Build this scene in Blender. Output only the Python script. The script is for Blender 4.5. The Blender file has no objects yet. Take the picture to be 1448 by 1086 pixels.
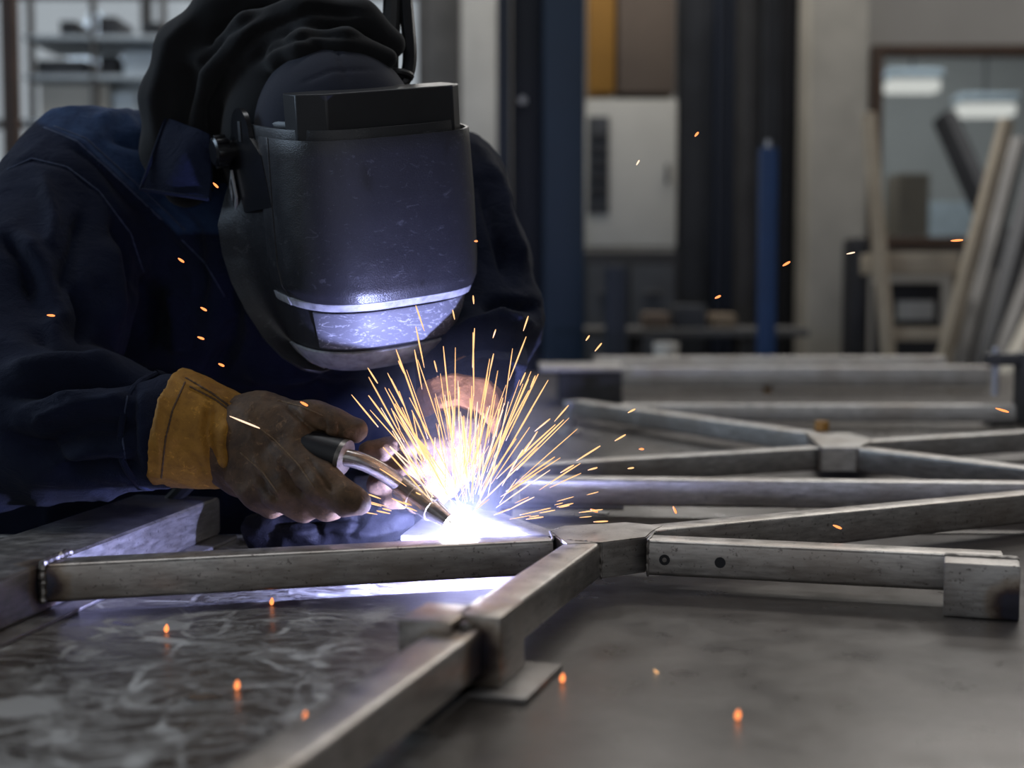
import bpy, bmesh, math, random
import numpy as np
from mathutils import Vector, Matrix, noise as mnoise

SC = bpy.context.scene
COL = SC.collection
random.seed(7)

# ------------------------------------------------------------------ camera, world, lights, exposure
T = 0.85                         # height of the table top above the floor
CAMZ = T + 0.292
FPX = 2011.0                     # focal length in pixels (50 mm on 36 mm, 1448 px wide)
TILT = math.atan(143.0 / FPX)
CAM = Vector((0, 0, CAMZ))
cd = bpy.data.cameras.new('camera')
cd.lens = 50; cd.sensor_width = 36; cd.sensor_fit = 'HORIZONTAL'
cd.clip_start = 0.05; cd.clip_end = 60
cd.dof.use_dof = True; cd.dof.focus_distance = 1.41; cd.dof.aperture_fstop = 3.3
co = bpy.data.objects.new('camera', cd); COL.objects.link(co)
co.location = CAM; co.rotation_euler = (math.pi/2 - TILT, 0, 0)
SC.camera = co

vs = SC.view_settings
vs.view_transform = 'Standard'; vs.look = 'None'; vs.gamma = 1.0; vs.use_curve_mapping = False
vs.exposure = 0.0

wd = bpy.data.worlds.new('world'); SC.world = wd; wd.use_nodes = True
bg = wd.node_tree.nodes['Background']
bg.inputs['Color'].default_value = (0.90, 0.94, 1.0, 1); bg.inputs['Strength'].default_value = 0.50

def area(name, loc, size, power, col, target):
    ld = bpy.data.lights.new(name, 'AREA'); ld.shape = 'RECTANGLE'
    ld.size, ld.size_y = size; ld.energy = power; ld.color = col
    o = bpy.data.objects.new(name, ld); COL.objects.link(o); o.location = loc
    o.rotation_euler = (Vector(target) - Vector(loc)).to_track_quat('-Z', 'Y').to_euler()
    return o
area('hall_fill_light', (0.9, 5.7, 4.2), (5.0, 0.5), 90, (1.0, 0.96, 0.90), (0.9, 5.0, 0))  # unseen fill added under the ceiling to light the hall
area('tube_top_backlight', (1.0, 6.9, 3.5), (5.5, 0.5), 55, (1.0, 0.97, 0.93), (0.8, 1.8, 0.9))  # unseen backlight added to brighten the tops of the tubes
area('bench_fill_light', (0.2, 2.1, 4.6), (4.0, 0.5), 40, (0.95, 0.97, 1.0), (0.2, 2.0, 0))  # unseen overhead fill added above the bench
area('left_window_daylight', (-3.9, 1.9, 2.7), (2.4, 1.6), 62, (0.60, 0.78, 1.0), (-0.4, 1.7, 1.0))

# ------------------------------------------------------------------ picture measurements -> places
def ray(px, py):
    x = (px - 724) / FPX; y = (543 - py) / FPX
    c, s = math.cos(TILT), math.sin(TILT)
    return Vector((x, c + y*s, -s + y*c))
def W(px, py, Y):
    d = ray(px, py); return CAM + d * (Y / d.y)
def WZ(px, py, z):
    d = ray(px, py); return CAM + d * ((T + z - CAMZ) / d.z)
def PX(v):
    d = Vector(v) - CAM; c, s = math.cos(TILT), math.sin(TILT)
    k = d.y*c - d.z*s; u = d.y*s + d.z*c
    return (724 + FPX*d.x/k, 543 - FPX*u/k)
def project(A):
    c, s = math.cos(TILT), math.sin(TILT)
    d = A - np.array(CAM)
    k = d[:, 1]*c - d[:, 2]*s; u = d[:, 1]*s + d[:, 2]*c
    return np.stack([724 + FPX*d[:, 0]/k, 543 - FPX*u/k], 1)

ARC = WZ(650, 747, 0.054)

# ------------------------------------------------------------------ node material helpers
def newmat(name):
    m = bpy.data.materials.new(name); m.use_nodes = True
    nt = m.node_tree; b = nt.nodes['Principled BSDF']
    return m, nt, b
def N(nt, t, **kw):
    n = nt.nodes.new(t)
    for k, v in kw.items():
        if k in n.inputs: n.inputs[k].default_value = v
        else: setattr(n, k, v)
    return n
def L(nt, a, b): nt.links.new(a, b)
def pos(nt): return nt.nodes.new('ShaderNodeNewGeometry').outputs['Position']
def mapped(nt, vec, scale):
    m = N(nt, 'ShaderNodeMapping'); m.inputs['Scale'].default_value = scale
    L(nt, vec, m.inputs['Vector']); return m.outputs['Vector']
def noise(nt, vec, scale, detail=4, rough=0.55, dist=0.0):
    n = N(nt, 'ShaderNodeTexNoise', Scale=scale, Detail=detail, Roughness=rough, Distortion=dist)
    L(nt, vec, n.inputs['Vector']); return n.outputs['Fac']
def ramp(nt, fac, stops):
    r = N(nt, 'ShaderNodeValToRGB'); e = r.color_ramp.elements
    while len(e) < len(stops): e.new(0.5)
    for el, (p, c) in zip(e, stops):
        el.position = p; el.color = (c, c, c, 1) if isinstance(c, (int, float)) else (*c, 1)
    L(nt, fac, r.inputs['Fac']); return r.outputs['Color']
def mix(nt, fac, a, b, mode='MIX'):
    m = N(nt, 'ShaderNodeMix', data_type='RGBA', blend_type=mode)
    for sock, v in ((m.inputs[0], fac), (m.inputs[6], a), (m.inputs[7], b)):
        if isinstance(v, (int, float)): sock.default_value = v
        elif isinstance(v, tuple): sock.default_value = (*v, 1)
        else: L(nt, v, sock)
    return m.outputs[2]
def math_(nt, op, a, b=None, clamp=False):
    m = N(nt, 'ShaderNodeMath', operation=op, use_clamp=clamp)
    for i, v in enumerate((a, b)):
        if v is None: continue
        if isinstance(v, (int, float)): m.inputs[i].default_value = v
        else: L(nt, v, m.inputs[i])
    return m.outputs[0]
def bump(nt, b, h, strength, dist=0.002):
    n = N(nt, 'ShaderNodeBump', Strength=strength, Distance=dist)
    L(nt, h, n.inputs['Height']); L(nt, n.outputs['Normal'], b.inputs['Normal'])

def pbr(name, col, rough=0.6, metal=0.0, var=0.25, scale=12, bmp=0.0, bscale=150, sheen=0.0, spec=0.5):
    m, nt, b = newmat(name)
    p = pos(nt); f = noise(nt, p, scale)
    lo = tuple(max(0, c*(1-var)) for c in col); hi = tuple(min(1, c*(1+var)) for c in col)
    L(nt, ramp(nt, f, [(0.3, lo), (0.7, hi)]), b.inputs['Base Color'])
    b.inputs['Roughness'].default_value = rough; b.inputs['Metallic'].default_value = metal
    b.inputs['Specular IOR Level'].default_value = spec
    if sheen: b.inputs['Sheen Weight'].default_value = sheen; b.inputs['Sheen Roughness'].default_value = 0.5
    if bmp: bump(nt, b, noise(nt, p, bscale, 3), bmp)
    return m

def emit(name, col, strength):
    m, nt, b = newmat(name)
    b.inputs['Base Color'].default_value = (0, 0, 0, 1)
    b.inputs['Emission Color'].default_value = (*col, 1); b.inputs['Emission Strength'].default_value = strength
    return m

def steel(name, base, rough, heat=(), grain=(1, 1, 5), spots=0.7):
    """bare mill steel with rolling marks, rust flecks and heat-tint rings round the weld points"""
    m, nt, b = newmat(name)
    p = pos(nt)
    f = noise(nt, mapped(nt, p, grain), 45, 6, 0.6)
    c = ramp(nt, f, [(0.25, tuple(x*0.52 for x in base)), (0.75, tuple(x*1.30 for x in base))])
    big = noise(nt, p, 9, 3)
    c = mix(nt, ramp(nt, big, [(0.4, 0.0), (0.7, 0.7)]), c, tuple(x*y for x, y in zip(base, (0.60, 0.53, 0.47))))
    sp = noise(nt, p, 210, 4, 0.7)
    c = mix(nt, math_(nt, 'MULTIPLY', ramp(nt, sp, [(0.60, 0.0), (0.68, 1.0)]), spots), c, (0.05, 0.04, 0.035))
    for (hp, r) in heat:
        d = N(nt, 'ShaderNodeVectorMath', operation='DISTANCE'); L(nt, p, d.inputs[0]); d.inputs[1].default_value = hp
        q = math_(nt, 'DIVIDE', d.outputs['Value'], r)
        q = math_(nt, 'ADD', q, math_(nt, 'MULTIPLY', math_(nt, 'SUBTRACT', noise(nt, p, 60, 2), 0.5), 0.35))
        tint = ramp(nt, q, [(0.0, (0.05, 0.05, 0.06)), (0.45, (0.045, 0.045, 0.07)), (0.62, (0.07, 0.04, 0.03)), (0.85, (0.25, 0.17, 0.09)), (1.0, (0.3, 0.25, 0.2))])
        c = mix(nt, ramp(nt, q, [(0.55, 0.95), (0.78, 0.6), (1.0, 0.0)]), c, tint)
    L(nt, c, b.inputs['Base Color'])
    b.inputs['Metallic'].default_value = 0.85
    rr = ramp(nt, f, [(0.2, rough*0.8), (0.8, min(1, rough*1.3))]); L(nt, rr, b.inputs['Roughness'])
    bump(nt, b, f, 0.12, 0.001)
    return m

def leather(name, dark, light, mid=0.5, stain=None):
    m, nt, b = newmat(name)
    p = pos(nt)
    f = noise(nt, p, 26, 6, 0.62, 0.3)
    c = ramp(nt, f, [(0.28, dark), (mid, tuple((a+b2)/2 for a, b2 in zip(dark, light))), (0.72, light)])
    g = noise(nt, p, 160, 3, 0.6)
    c = mix(nt, ramp(nt, g, [(0.5, 0.0), (0.75, 0.35)]), c, tuple(x*0.45 for x in dark))
    w_ = noise(nt, p, 85, 5, 0.75, 0.8)
    c = mix(nt, ramp(nt, w_, [(0.58, 0.0), (0.70, 0.55)]), c, tuple(min(1, x*1.9) for x in light))
    L(nt, c, b.inputs['Base Color']); b.inputs['Roughness'].default_value = 0.66
    b.inputs['Specular IOR Level'].default_value = 0.35
    bump(nt, b, noise(nt, p, 320, 4, 0.65), 0.35, 0.0015)
    return m

# ------------------------------------------------------------------ object helpers
def tag(o, label=None, cat=None, group=None, kind=None):
    if label: o['label'] = label
    if cat: o['category'] = cat
    if group: o['group'] = group
    if kind: o['kind'] = kind
    return o
def thing(name, label, cat, loc, group=None):
    o = bpy.data.objects.new(name, None); COL.objects.link(o); o.location = loc
    o.empty_display_size = 0.05
    return tag(o, label, cat, group)
def wloc(o):
    v = Vector((0, 0, 0))
    while o: v += o.location; o = o.parent
    return v

class MB:
    """collects shapes (in world coordinates) that make ONE mesh object"""
    def __init__(s): s.v = []; s.f = []
    def add(s, vs_, fs):
        n = len(s.v); s.v += [Vector(x) for x in vs_]; s.f += [tuple(i+n for i in f) for f in fs]; return s
    def bmesh(s, bm):
        bm.verts.index_update(); s.add([v.co.copy() for v in bm.verts], [[v.index for v in f.verts] for f in bm.faces]); bm.free(); return s
    def box(s, c, size, R=None, bev=0.0, seg=2):
        bm = bmesh.new(); bmesh.ops.create_cube(bm, size=1)
        for v in bm.verts: v.co = Vector((v.co.x*size[0], v.co.y*size[1], v.co.z*size[2]))
        if bev: bmesh.ops.bevel(bm, geom=list(bm.edges), offset=bev, segments=seg, affect='EDGES', profile=0.6)
        M = (R.to_4x4() if R else Matrix.Identity(4))
        for v in bm.verts: v.co = M @ v.co + Vector(c)
        return s.bmesh(bm)
    def prism(s, poly, z0, z1, bev=0.0):
        bm = bmesh.new()
        b = [bm.verts.new((p[0], p[1], z0)) for p in poly]; t = [bm.verts.new((p[0], p[1], z1)) for p in poly]
        n = len(poly); bm.faces.new(b[::-1]); bm.faces.new(t)
        for i in range(n): bm.faces.new((b[i], b[(i+1) % n], t[(i+1) % n], t[i]))
        bmesh.ops.recalc_face_normals(bm, faces=bm.faces)
        if bev: bmesh.ops.bevel(bm, geom=list(bm.edges), offset=bev, segments=2, affect='EDGES')
        return s.bmesh(bm)
    def sweep(s, path, radii, seg=12, cap=True, sx=1.0):
        path = [Vector(p) for p in path]; n = len(path)
        if isinstance(radii, (int, float)): radii = [radii]*n
        rings = []; prev = None
        for i, p in enumerate(path):
            t = (path[min(i+1, n-1)] - path[max(i-1, 0)]).normalized()
            if prev is None:
                a = Vector((0, 0, 1)) if abs(t.z) < 0.9 else Vector((1, 0, 0)); u = t.cross(a).normalized()
            else: u = (prev - t*prev.dot(t)).normalized()
            prev = u; w = t.cross(u)
            rings.append([p + (u*math.cos(2*math.pi*k/seg)*sx + w*math.sin(2*math.pi*k/seg))*radii[i] for k in range(seg)])
        vs_ = [v for r in rings for v in r]; fs = []
        for i in range(n-1):
            for k in range(seg): fs.append((i*seg+k, i*seg+(k+1) % seg, (i+1)*seg+(k+1) % seg, (i+1)*seg+k))
        if cap: fs += [tuple(range(seg))[::-1], tuple((n-1)*seg+k for k in range(seg))]
        return s.add(vs_, fs)
    def profile(s, p0, p1, w, h, z0, r=0.004, wall=0.0026):
        """square hollow section lying between two plan points; z0 is its underside"""
        a = Vector((p0[0], p0[1], 0)); b = Vector((p1[0], p1[1], 0)); d = (b-a).normalized(); q = Vector((d.y, -d.x, 0))
        def loop(hw, hh, rr):
            out = []
            for cx, cz, a0 in ((hw-rr, hh-rr, 0), (-hw+rr, hh-rr, 90), (-hw+rr, -hh+rr, 180), (hw-rr, -hh+rr, 270)):
                for k in range(4):
                    t = math.radians(a0 + 30*k); out.append((cx+rr*math.cos(t), cz+rr*math.sin(t)))
            return out
        o = loop(w/2, h/2, r); i_ = loop(w/2-wall, h/2-wall, max(0.0012, r-wall)); m = len(o)
        vs_ = []
        for P in (a, b):
            for lp in (o, i_):
                vs_ += [P + q*x + Vector((0, 0, z0 + h/2 + z)) for x, z in lp]
        fs = []
        for k in range(m):
            j = (k+1) % m
            fs += [(k, j, 2*m+j, 2*m+k), (m+j, m+k, 3*m+k, 3*m+j), (j, k, m+k, m+j), (2*m+k, 2*m+j, 3*m+j, 3*m+k)]
        return s.add(vs_, fs)
    def build(s, name, mat, parent=None, smooth=True, angle=35):
        me = bpy.data.meshes.new(name); off = wloc(parent) if parent else Vector((0, 0, 0))
        if not parent and s.v:
            lo = Vector([min(v[i] for v in s.v) for i in range(3)]); hi = Vector([max(v[i] for v in s.v) for i in range(3)])
            off = Vector(((lo.x+hi.x)/2, (lo.y+hi.y)/2, lo.z))
        me.from_pydata([v-off for v in s.v], [], s.f); me.update()
        bm = bmesh.new(); bm.from_mesh(me); bmesh.ops.recalc_face_normals(bm, faces=bm.faces); bm.to_mesh(me); bm.free()
        return link(name, me, mat, parent, off, smooth, angle)
def link(name, me, mat, parent=None, off=None, smooth=True, angle=35):
    if mat: me.materials.append(mat)
    if smooth:
        me.shade_smooth()
        if angle: me.set_sharp_from_angle(angle=math.radians(angle))
    o = bpy.data.objects.new(name, me); COL.objects.link(o)
    if parent: o.parent = parent
    elif off is not None: o.location = off
    return o
def structure(o): o['kind'] = 'structure'; return o

# ------------------------------------------------------------------ signed distance shapes -> one continuous surface
def surfnet(F, lo, h):
    ins = F < 0
    c = [ins[i:F.shape[0]-1+i, j:F.shape[1]-1+j, k:F.shape[2]-1+k] for i in (0, 1) for j in (0, 1) for k in (0, 1)]
    s = sum(x.astype(np.int8) for x in c); mixed = (s > 0) & (s < 8)
    I, J, K = np.nonzero(mixed); idx = -np.ones(mixed.shape, np.int64); idx[I, J, K] = np.arange(len(I))
    acc = np.zeros((len(I), 3)); cnt = np.zeros(len(I))
    for ax in range(3):
        for o1 in (0, 1):
            for o2 in (0, 1):
                a = [0, 0, 0]; a[(ax+1) % 3] = o1; a[(ax+2) % 3] = o2; b = list(a); b[ax] = 1
                fa = F[I+a[0], J+a[1], K+a[2]]; fb = F[I+b[0], J+b[1], K+b[2]]
                x = (fa < 0) != (fb < 0)
                t = np.where(x, fa/np.where(x, fa-fb, 1), 0)
                for d in range(3): acc[:, d] += np.where(x, a[d] + t*(b[d]-a[d]), 0)
                cnt += x
    V = (np.stack([I, J, K], 1) + acc/cnt[:, None])*h + np.array(lo)
    Q = []
    for ax in range(3):
        n = F.shape; sl = [slice(1, n[0]-1), slice(1, n[1]-1), slice(1, n[2]-1)]; sl[ax] = slice(0, n[ax]-1)
        s2 = list(sl); s2[ax] = slice(1, n[ax])
        A = ins[tuple(sl)]; B = ins[tuple(s2)]
        E = np.stack(np.nonzero(A != B), 1) + np.array([x.start for x in sl])
        u = np.zeros(3, int); v = np.zeros(3, int); u[(ax+1) % 3] = 1; v[(ax+2) % 3] = 1
        q = np.stack([idx[tuple((E-x).T)] for x in (u+v, v, 0*u, u)], 1)
        up = ins[tuple(E.T)]
        q[~up] = q[~up][:, ::-1]; Q.append(q)
    return V, np.concatenate(Q)
def cap(a, b, ra, rb): return ('cap', Vector(a), Vector(b), ra, rb)
def chain(pts, rad): return [cap(pts[i], pts[i+1], rad[i], rad[i+1]) for i in range(len(pts)-1)]
def ell(c, r, R=None): return ('ell', Vector(c), r, R or Matrix.Identity(3))
def dist(prim, X, Y, Z):
    if prim[0] == 'cap':
        _, a, b, ra, rb = prim; d = b-a; l2 = max(d.length_squared, 1e-9)
        x, y, z = X-a.x, Y-a.y, Z-a.z
        h = np.clip((x*d.x + y*d.y + z*d.z)/l2, 0, 1)
        return np.sqrt((x-d.x*h)**2 + (y-d.y*h)**2 + (z-d.z*h)**2) - (ra + (rb-ra)*h)
    _, c, r, R = prim; x, y, z = X-c.x, Y-c.y, Z-c.z
    q = [(R[0][i]*x + R[1][i]*y + R[2][i]*z)/r[i] for i in range(3)]
    k = np.sqrt(q[0]**2+q[1]**2+q[2]**2); g = np.sqrt(sum((q[i]/r[i])**2 for i in range(3)))
    return k*(k-1)/np.maximum(g, 1e-6)
def sdf(groups, h, cut=None):
    """groups: list of (prims, k inside the group, k to join the group to what is built so far)"""
    pts = []
    for prims, _, _ in groups:
        for p in prims:
            if p[0] == 'cap': pts += [p[1]-Vector((p[3],)*3), p[1]+Vector((p[3],)*3), p[2]-Vector((p[4],)*3), p[2]+Vector((p[4],)*3)]
            else: m = max(p[2]); pts += [p[1]-Vector((m,)*3), p[1]+Vector((m,)*3)]
    lo = np.array([min(p[i] for p in pts) for i in range(3)]) - 4*h; hi = np.array([max(p[i] for p in pts) for i in range(3)]) + 4*h
    n = np.ceil((hi-lo)/h).astype(int)+1
    X = (lo[0]+h*np.arange(n[0]))[:, None, None].astype(np.float32); Y = (lo[1]+h*np.arange(n[1]))[None, :, None].astype(np.float32); Z = (lo[2]+h*np.arange(n[2]))[None, None, :].astype(np.float32)
    def smin(a, b, k):
        if a is None: return b
        if k <= 0: return np.minimum(a, b)
        t = np.clip(0.5+0.5*(b-a)/k, 0, 1); return b*(1-t)+a*t-k*t*(1-t)
    F = None
    for prims, k, kj in groups:
        G = None
        for p in prims: G = smin(G, dist(p, X, Y, Z), k)
        F = smin(F, G, kj)
    if cut: F = np.maximum(F, cut(X, Y, Z))
    F = np.ascontiguousarray(np.broadcast_to(F, tuple(n)))
    return surfnet(F, lo, h)
def relax(V, Q, it=1, f=0.5):
    for _ in range(it):
        acc = np.zeros_like(V); cnt = np.zeros(len(V))
        for a in range(4):
            for b in (1, 3):
                np.add.at(acc, Q[:, a], V[Q[:, (a+b) % 4]]); np.add.at(cnt, Q[:, a], 1)
        V = V*(1-f) + f*acc/cnt[:, None]
    return V
def vnormals(V, Q):
    nf = np.cross(V[Q[:, 2]]-V[Q[:, 0]], V[Q[:, 3]]-V[Q[:, 1]]); nv = np.zeros_like(V)
    for a in range(4): np.add.at(nv, Q[:, a], nf)
    return nv/np.maximum(np.linalg.norm(nv, axis=1), 1e-12)[:, None]
def creases(V, Q, lines, wob=0.0, wscale=18, stretch=(1, 1, 1), seed=0.0, gain=1.0):
    """raise or press real folds along lines measured on the side that faces the table; each (points, height, width px)"""
    nv = vnormals(V, Q); amp_k = gain
    d = np.zeros(len(V)); P = project(V)
    view = V-np.array(CAM); view /= np.linalg.norm(view, axis=1)[:, None]
    face = np.clip(-(nv*view).sum(1)*3, 0, 1)
    for pts, amp, w in lines:
        best = np.full(len(V), 1e9); u = np.zeros(len(V)); tot = len(pts)-1
        for i in range(tot):
            a = np.array(pts[i], float); b = np.array(pts[i+1], float); e = b-a
            h = np.clip(((P-a)@e)/(e@e), 0, 1); dd = np.linalg.norm(P-a-h[:, None]*e, axis=1)
            better = dd < best; best = np.where(better, dd, best); u = np.where(better, (i+h)/tot, u)
        taper = np.clip(np.minimum(u, 1-u)*5, 0.15, 1)
        d += amp*amp_k*np.exp(-(best/w)**2)*face*taper
    if wob:
        sx, sy, sz = stretch
        d += np.array([wob*(mnoise.ridged_multi_fractal(Vector((x*wscale*sx+seed, y*wscale*sy, z*wscale*sz)), 0.9, 2.1, 3, 0.9, 1.6)-0.9) for x, y, z in V])
    return V + nv*d[:, None]
def body_obj(name, VQ, mat, parent):
    V, Q = VQ; off = np.array(wloc(parent)); me = bpy.data.meshes.new(name)
    me.from_pydata((V-off).tolist(), [], Q.tolist()); me.update()
    return link(name, me, mat, parent, angle=None)

from mathutils.bvhtree import BVHTree
def seam(VQ, pts, r, mat, parent, name='seam', n=10):
    """a stitched seam laid on the real surface along a line seen from the table"""
    tree = BVHTree.FromPolygons([tuple(v) for v in VQ[0]], [tuple(int(i) for i in q) for q in VQ[1]])
    P = []
    for i in range(len(pts)-1):
        for k in range(n + (i == len(pts)-2)):
            s = k/n; d = ray(pts[i][0]+(pts[i+1][0]-pts[i][0])*s, pts[i][1]+(pts[i+1][1]-pts[i][1])*s).normalized()
            h = tree.ray_cast(CAM, d)[0]
            if h and (not P or (h-P[-1]).length < .03): P.append(h)
    if len(P) > 3: return MB().sweep(P, [r*(.8+.35*(k % 2)) for k in range(len(P))], 6).build(name, mat, parent, angle=None)
# ------------------------------------------------------------------ materials
HEAT_A = WZ(58, 825, 0.03); HEAT_P = W(657, 935, 0.985)
M = {}
M['frame'] = steel('frame_steel', (0.50, 0.475, 0.45), 0.36, heat=[(HEAT_A, 0.03), (HEAT_P, 0.038), (ARC, 0.05), (W(616, 905, 1.02), 0.03)])
M['block'] = steel('block_steel', (0.44, 0.42, 0.40), 0.42, heat=[(WZ(1436, 862, 0.012), 0.030)], spots=0.95)
M['beam'] = steel('beam_steel', (0.30, 0.285, 0.275), 0.45, heat=[(HEAT_A, 0.03)])
M['truss'] = steel('rear_steel', (0.54, 0.525, 0.51), 0.38, spots=0.3)
M['bead'] = steel('weld_metal', (0.30, 0.28, 0.26), 0.32)
M['dark_steel'] = steel('dark_steel', (0.10, 0.10, 0.105), 0.5)
M['nozzle'] = steel('torch_steel', (0.50, 0.48, 0.47), 0.22, spots=0.3)
M['black_plastic'] = pbr('black_plastic', (0.012, 0.012, 0.014), 0.42, var=0.3, bmp=0.10, bscale=900)
M['black_gloss'] = pbr('black_gloss', (0.010, 0.010, 0.012), 0.25, var=0.2)
def cotton():
    m, nt, b = newmat('navy_cotton'); p = pos(nt)
    f = noise(nt, p, 7, 5); g = noise(nt, p, 30, 5, 0.65, 0.6)
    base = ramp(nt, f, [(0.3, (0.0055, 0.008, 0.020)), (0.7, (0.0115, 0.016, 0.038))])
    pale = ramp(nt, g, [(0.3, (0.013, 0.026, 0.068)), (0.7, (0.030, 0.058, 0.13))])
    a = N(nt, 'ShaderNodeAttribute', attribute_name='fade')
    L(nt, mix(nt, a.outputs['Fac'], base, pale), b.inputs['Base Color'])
    b.inputs['Roughness'].default_value = 0.85; b.inputs['Specular IOR Level'].default_value = 0.12
    b.inputs['Sheen Weight'].default_value = 0.04; b.inputs['Sheen Roughness'].default_value = 0.5
    h = math_(nt, 'ADD', noise(nt, p, 900, 3), math_(nt, 'MULTIPLY', noise(nt, mapped(nt, p, (1, 1, 1.6)), 42, 4, 0.6, 1.0), 3.0))
    bump(nt, b, h, 0.5, 0.0025)
    return m
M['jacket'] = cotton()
M['hood'] = pbr('black_jersey', (0.0085, 0.0085, 0.0095), 0.9, var=0.25, scale=14, bmp=0.3, bscale=1100, sheen=0.12, spec=0.2)
M['cap'] = pbr('dark_navy_twill', (0.010, 0.012, 0.024), 0.85, var=0.2, bmp=0.2, bscale=900, sheen=0.1, spec=0.2)
M['skin'] = pbr('skin', (0.42, 0.20, 0.11), 0.5, var=0.1, scale=40)
M['trousers'] = pbr('trousers', (0.012, 0.016, 0.03), 0.9, var=0.2)
M['brown_thread'] = pbr('brown_thread', (0.16, 0.10, 0.055), 0.85, var=0.3, scale=300)
M['stitch'] = pbr('navy_stitching', (0.03, 0.042, 0.085), 0.8, var=0.3, scale=300)
M['glove'] = leather('brown_leather', (0.032, 0.019, 0.013), (0.165, 0.095, 0.048))
M['gauntlet'] = leather('golden_leather', (0.22, 0.095, 0.012), (0.48, 0.24, 0.035))
M['orange_gauntlet'] = leather('orange_leather', (0.26, 0.10, 0.03), (0.42, 0.19, 0.07))
M['rag'] = pbr('dark_cloth', (0.006, 0.006, 0.009), 0.7, var=0.4, scale=40, bmp=0.3, bscale=500, spec=0.15)
M['rubber'] = pbr('black_rubber', (0.01, 0.01, 0.011), 0.5, var=0.2)

def shell_mat():
    m, nt, b = newmat('scuffed_black_shell')
    p = pos(nt)
    b.inputs['Base Color'].default_value = (0.018, 0.018, 0.022, 1)
    sp = noise(nt, p, 520, 3, 0.7)
    f = noise(nt, mapped(nt, p, (1, 1, 2.2)), 60, 6, 0.7, 1.2)
    scr = ramp(nt, f, [(0.60, 0.0), (0.66, 1.0), (0.70, 0.0)])
    c = mix(nt, math_(nt, 'MULTIPLY', scr, 0.25), (0.018, 0.018, 0.021), (0.18, 0.18, 0.19))
    c = mix(nt, ramp(nt, sp, [(0.66, 0.0), (0.72, 0.6)]), c, (0.11, 0.11, 0.12))
    L(nt, c, b.inputs['Base Color'])
    L(nt, ramp(nt, noise(nt, p, 35, 4), [(0.3, 0.30), (0.7, 0.42)]), b.inputs['Roughness'])
    bump(nt, b, noise(nt, p, 700, 2), 0.35, 0.001)
    return m
M['shell'] = shell_mat()
M['arc_lit_shell'] = pbr('arc_lit_grey_shell', (0.30, 0.30, 0.32), 0.4, var=0.4, scale=70, bmp=0.2, bscale=500)  # paler copy of the shell, arc light on lip and chin put into the colour
def lens_mat():
    m, nt, b = newmat('scratched_lens_cover')
    p = pos(nt)
    f = noise(nt, mapped(nt, p, (1, 1, 3)), 55, 6, 0.75, 2.5)
    scr = ramp(nt, f, [(0.56, 0.0), (0.62, 1.0), (0.67, 0.0)])
    L(nt, mix(nt, scr, (0.11, 0.11, 0.13), (0.42, 0.42, 0.45)), b.inputs['Base Color'])
    b.inputs['Roughness'].default_value = 0.52; b.inputs['Specular IOR Level'].default_value = 0.3
    return m
M['lens'] = lens_mat()

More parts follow.
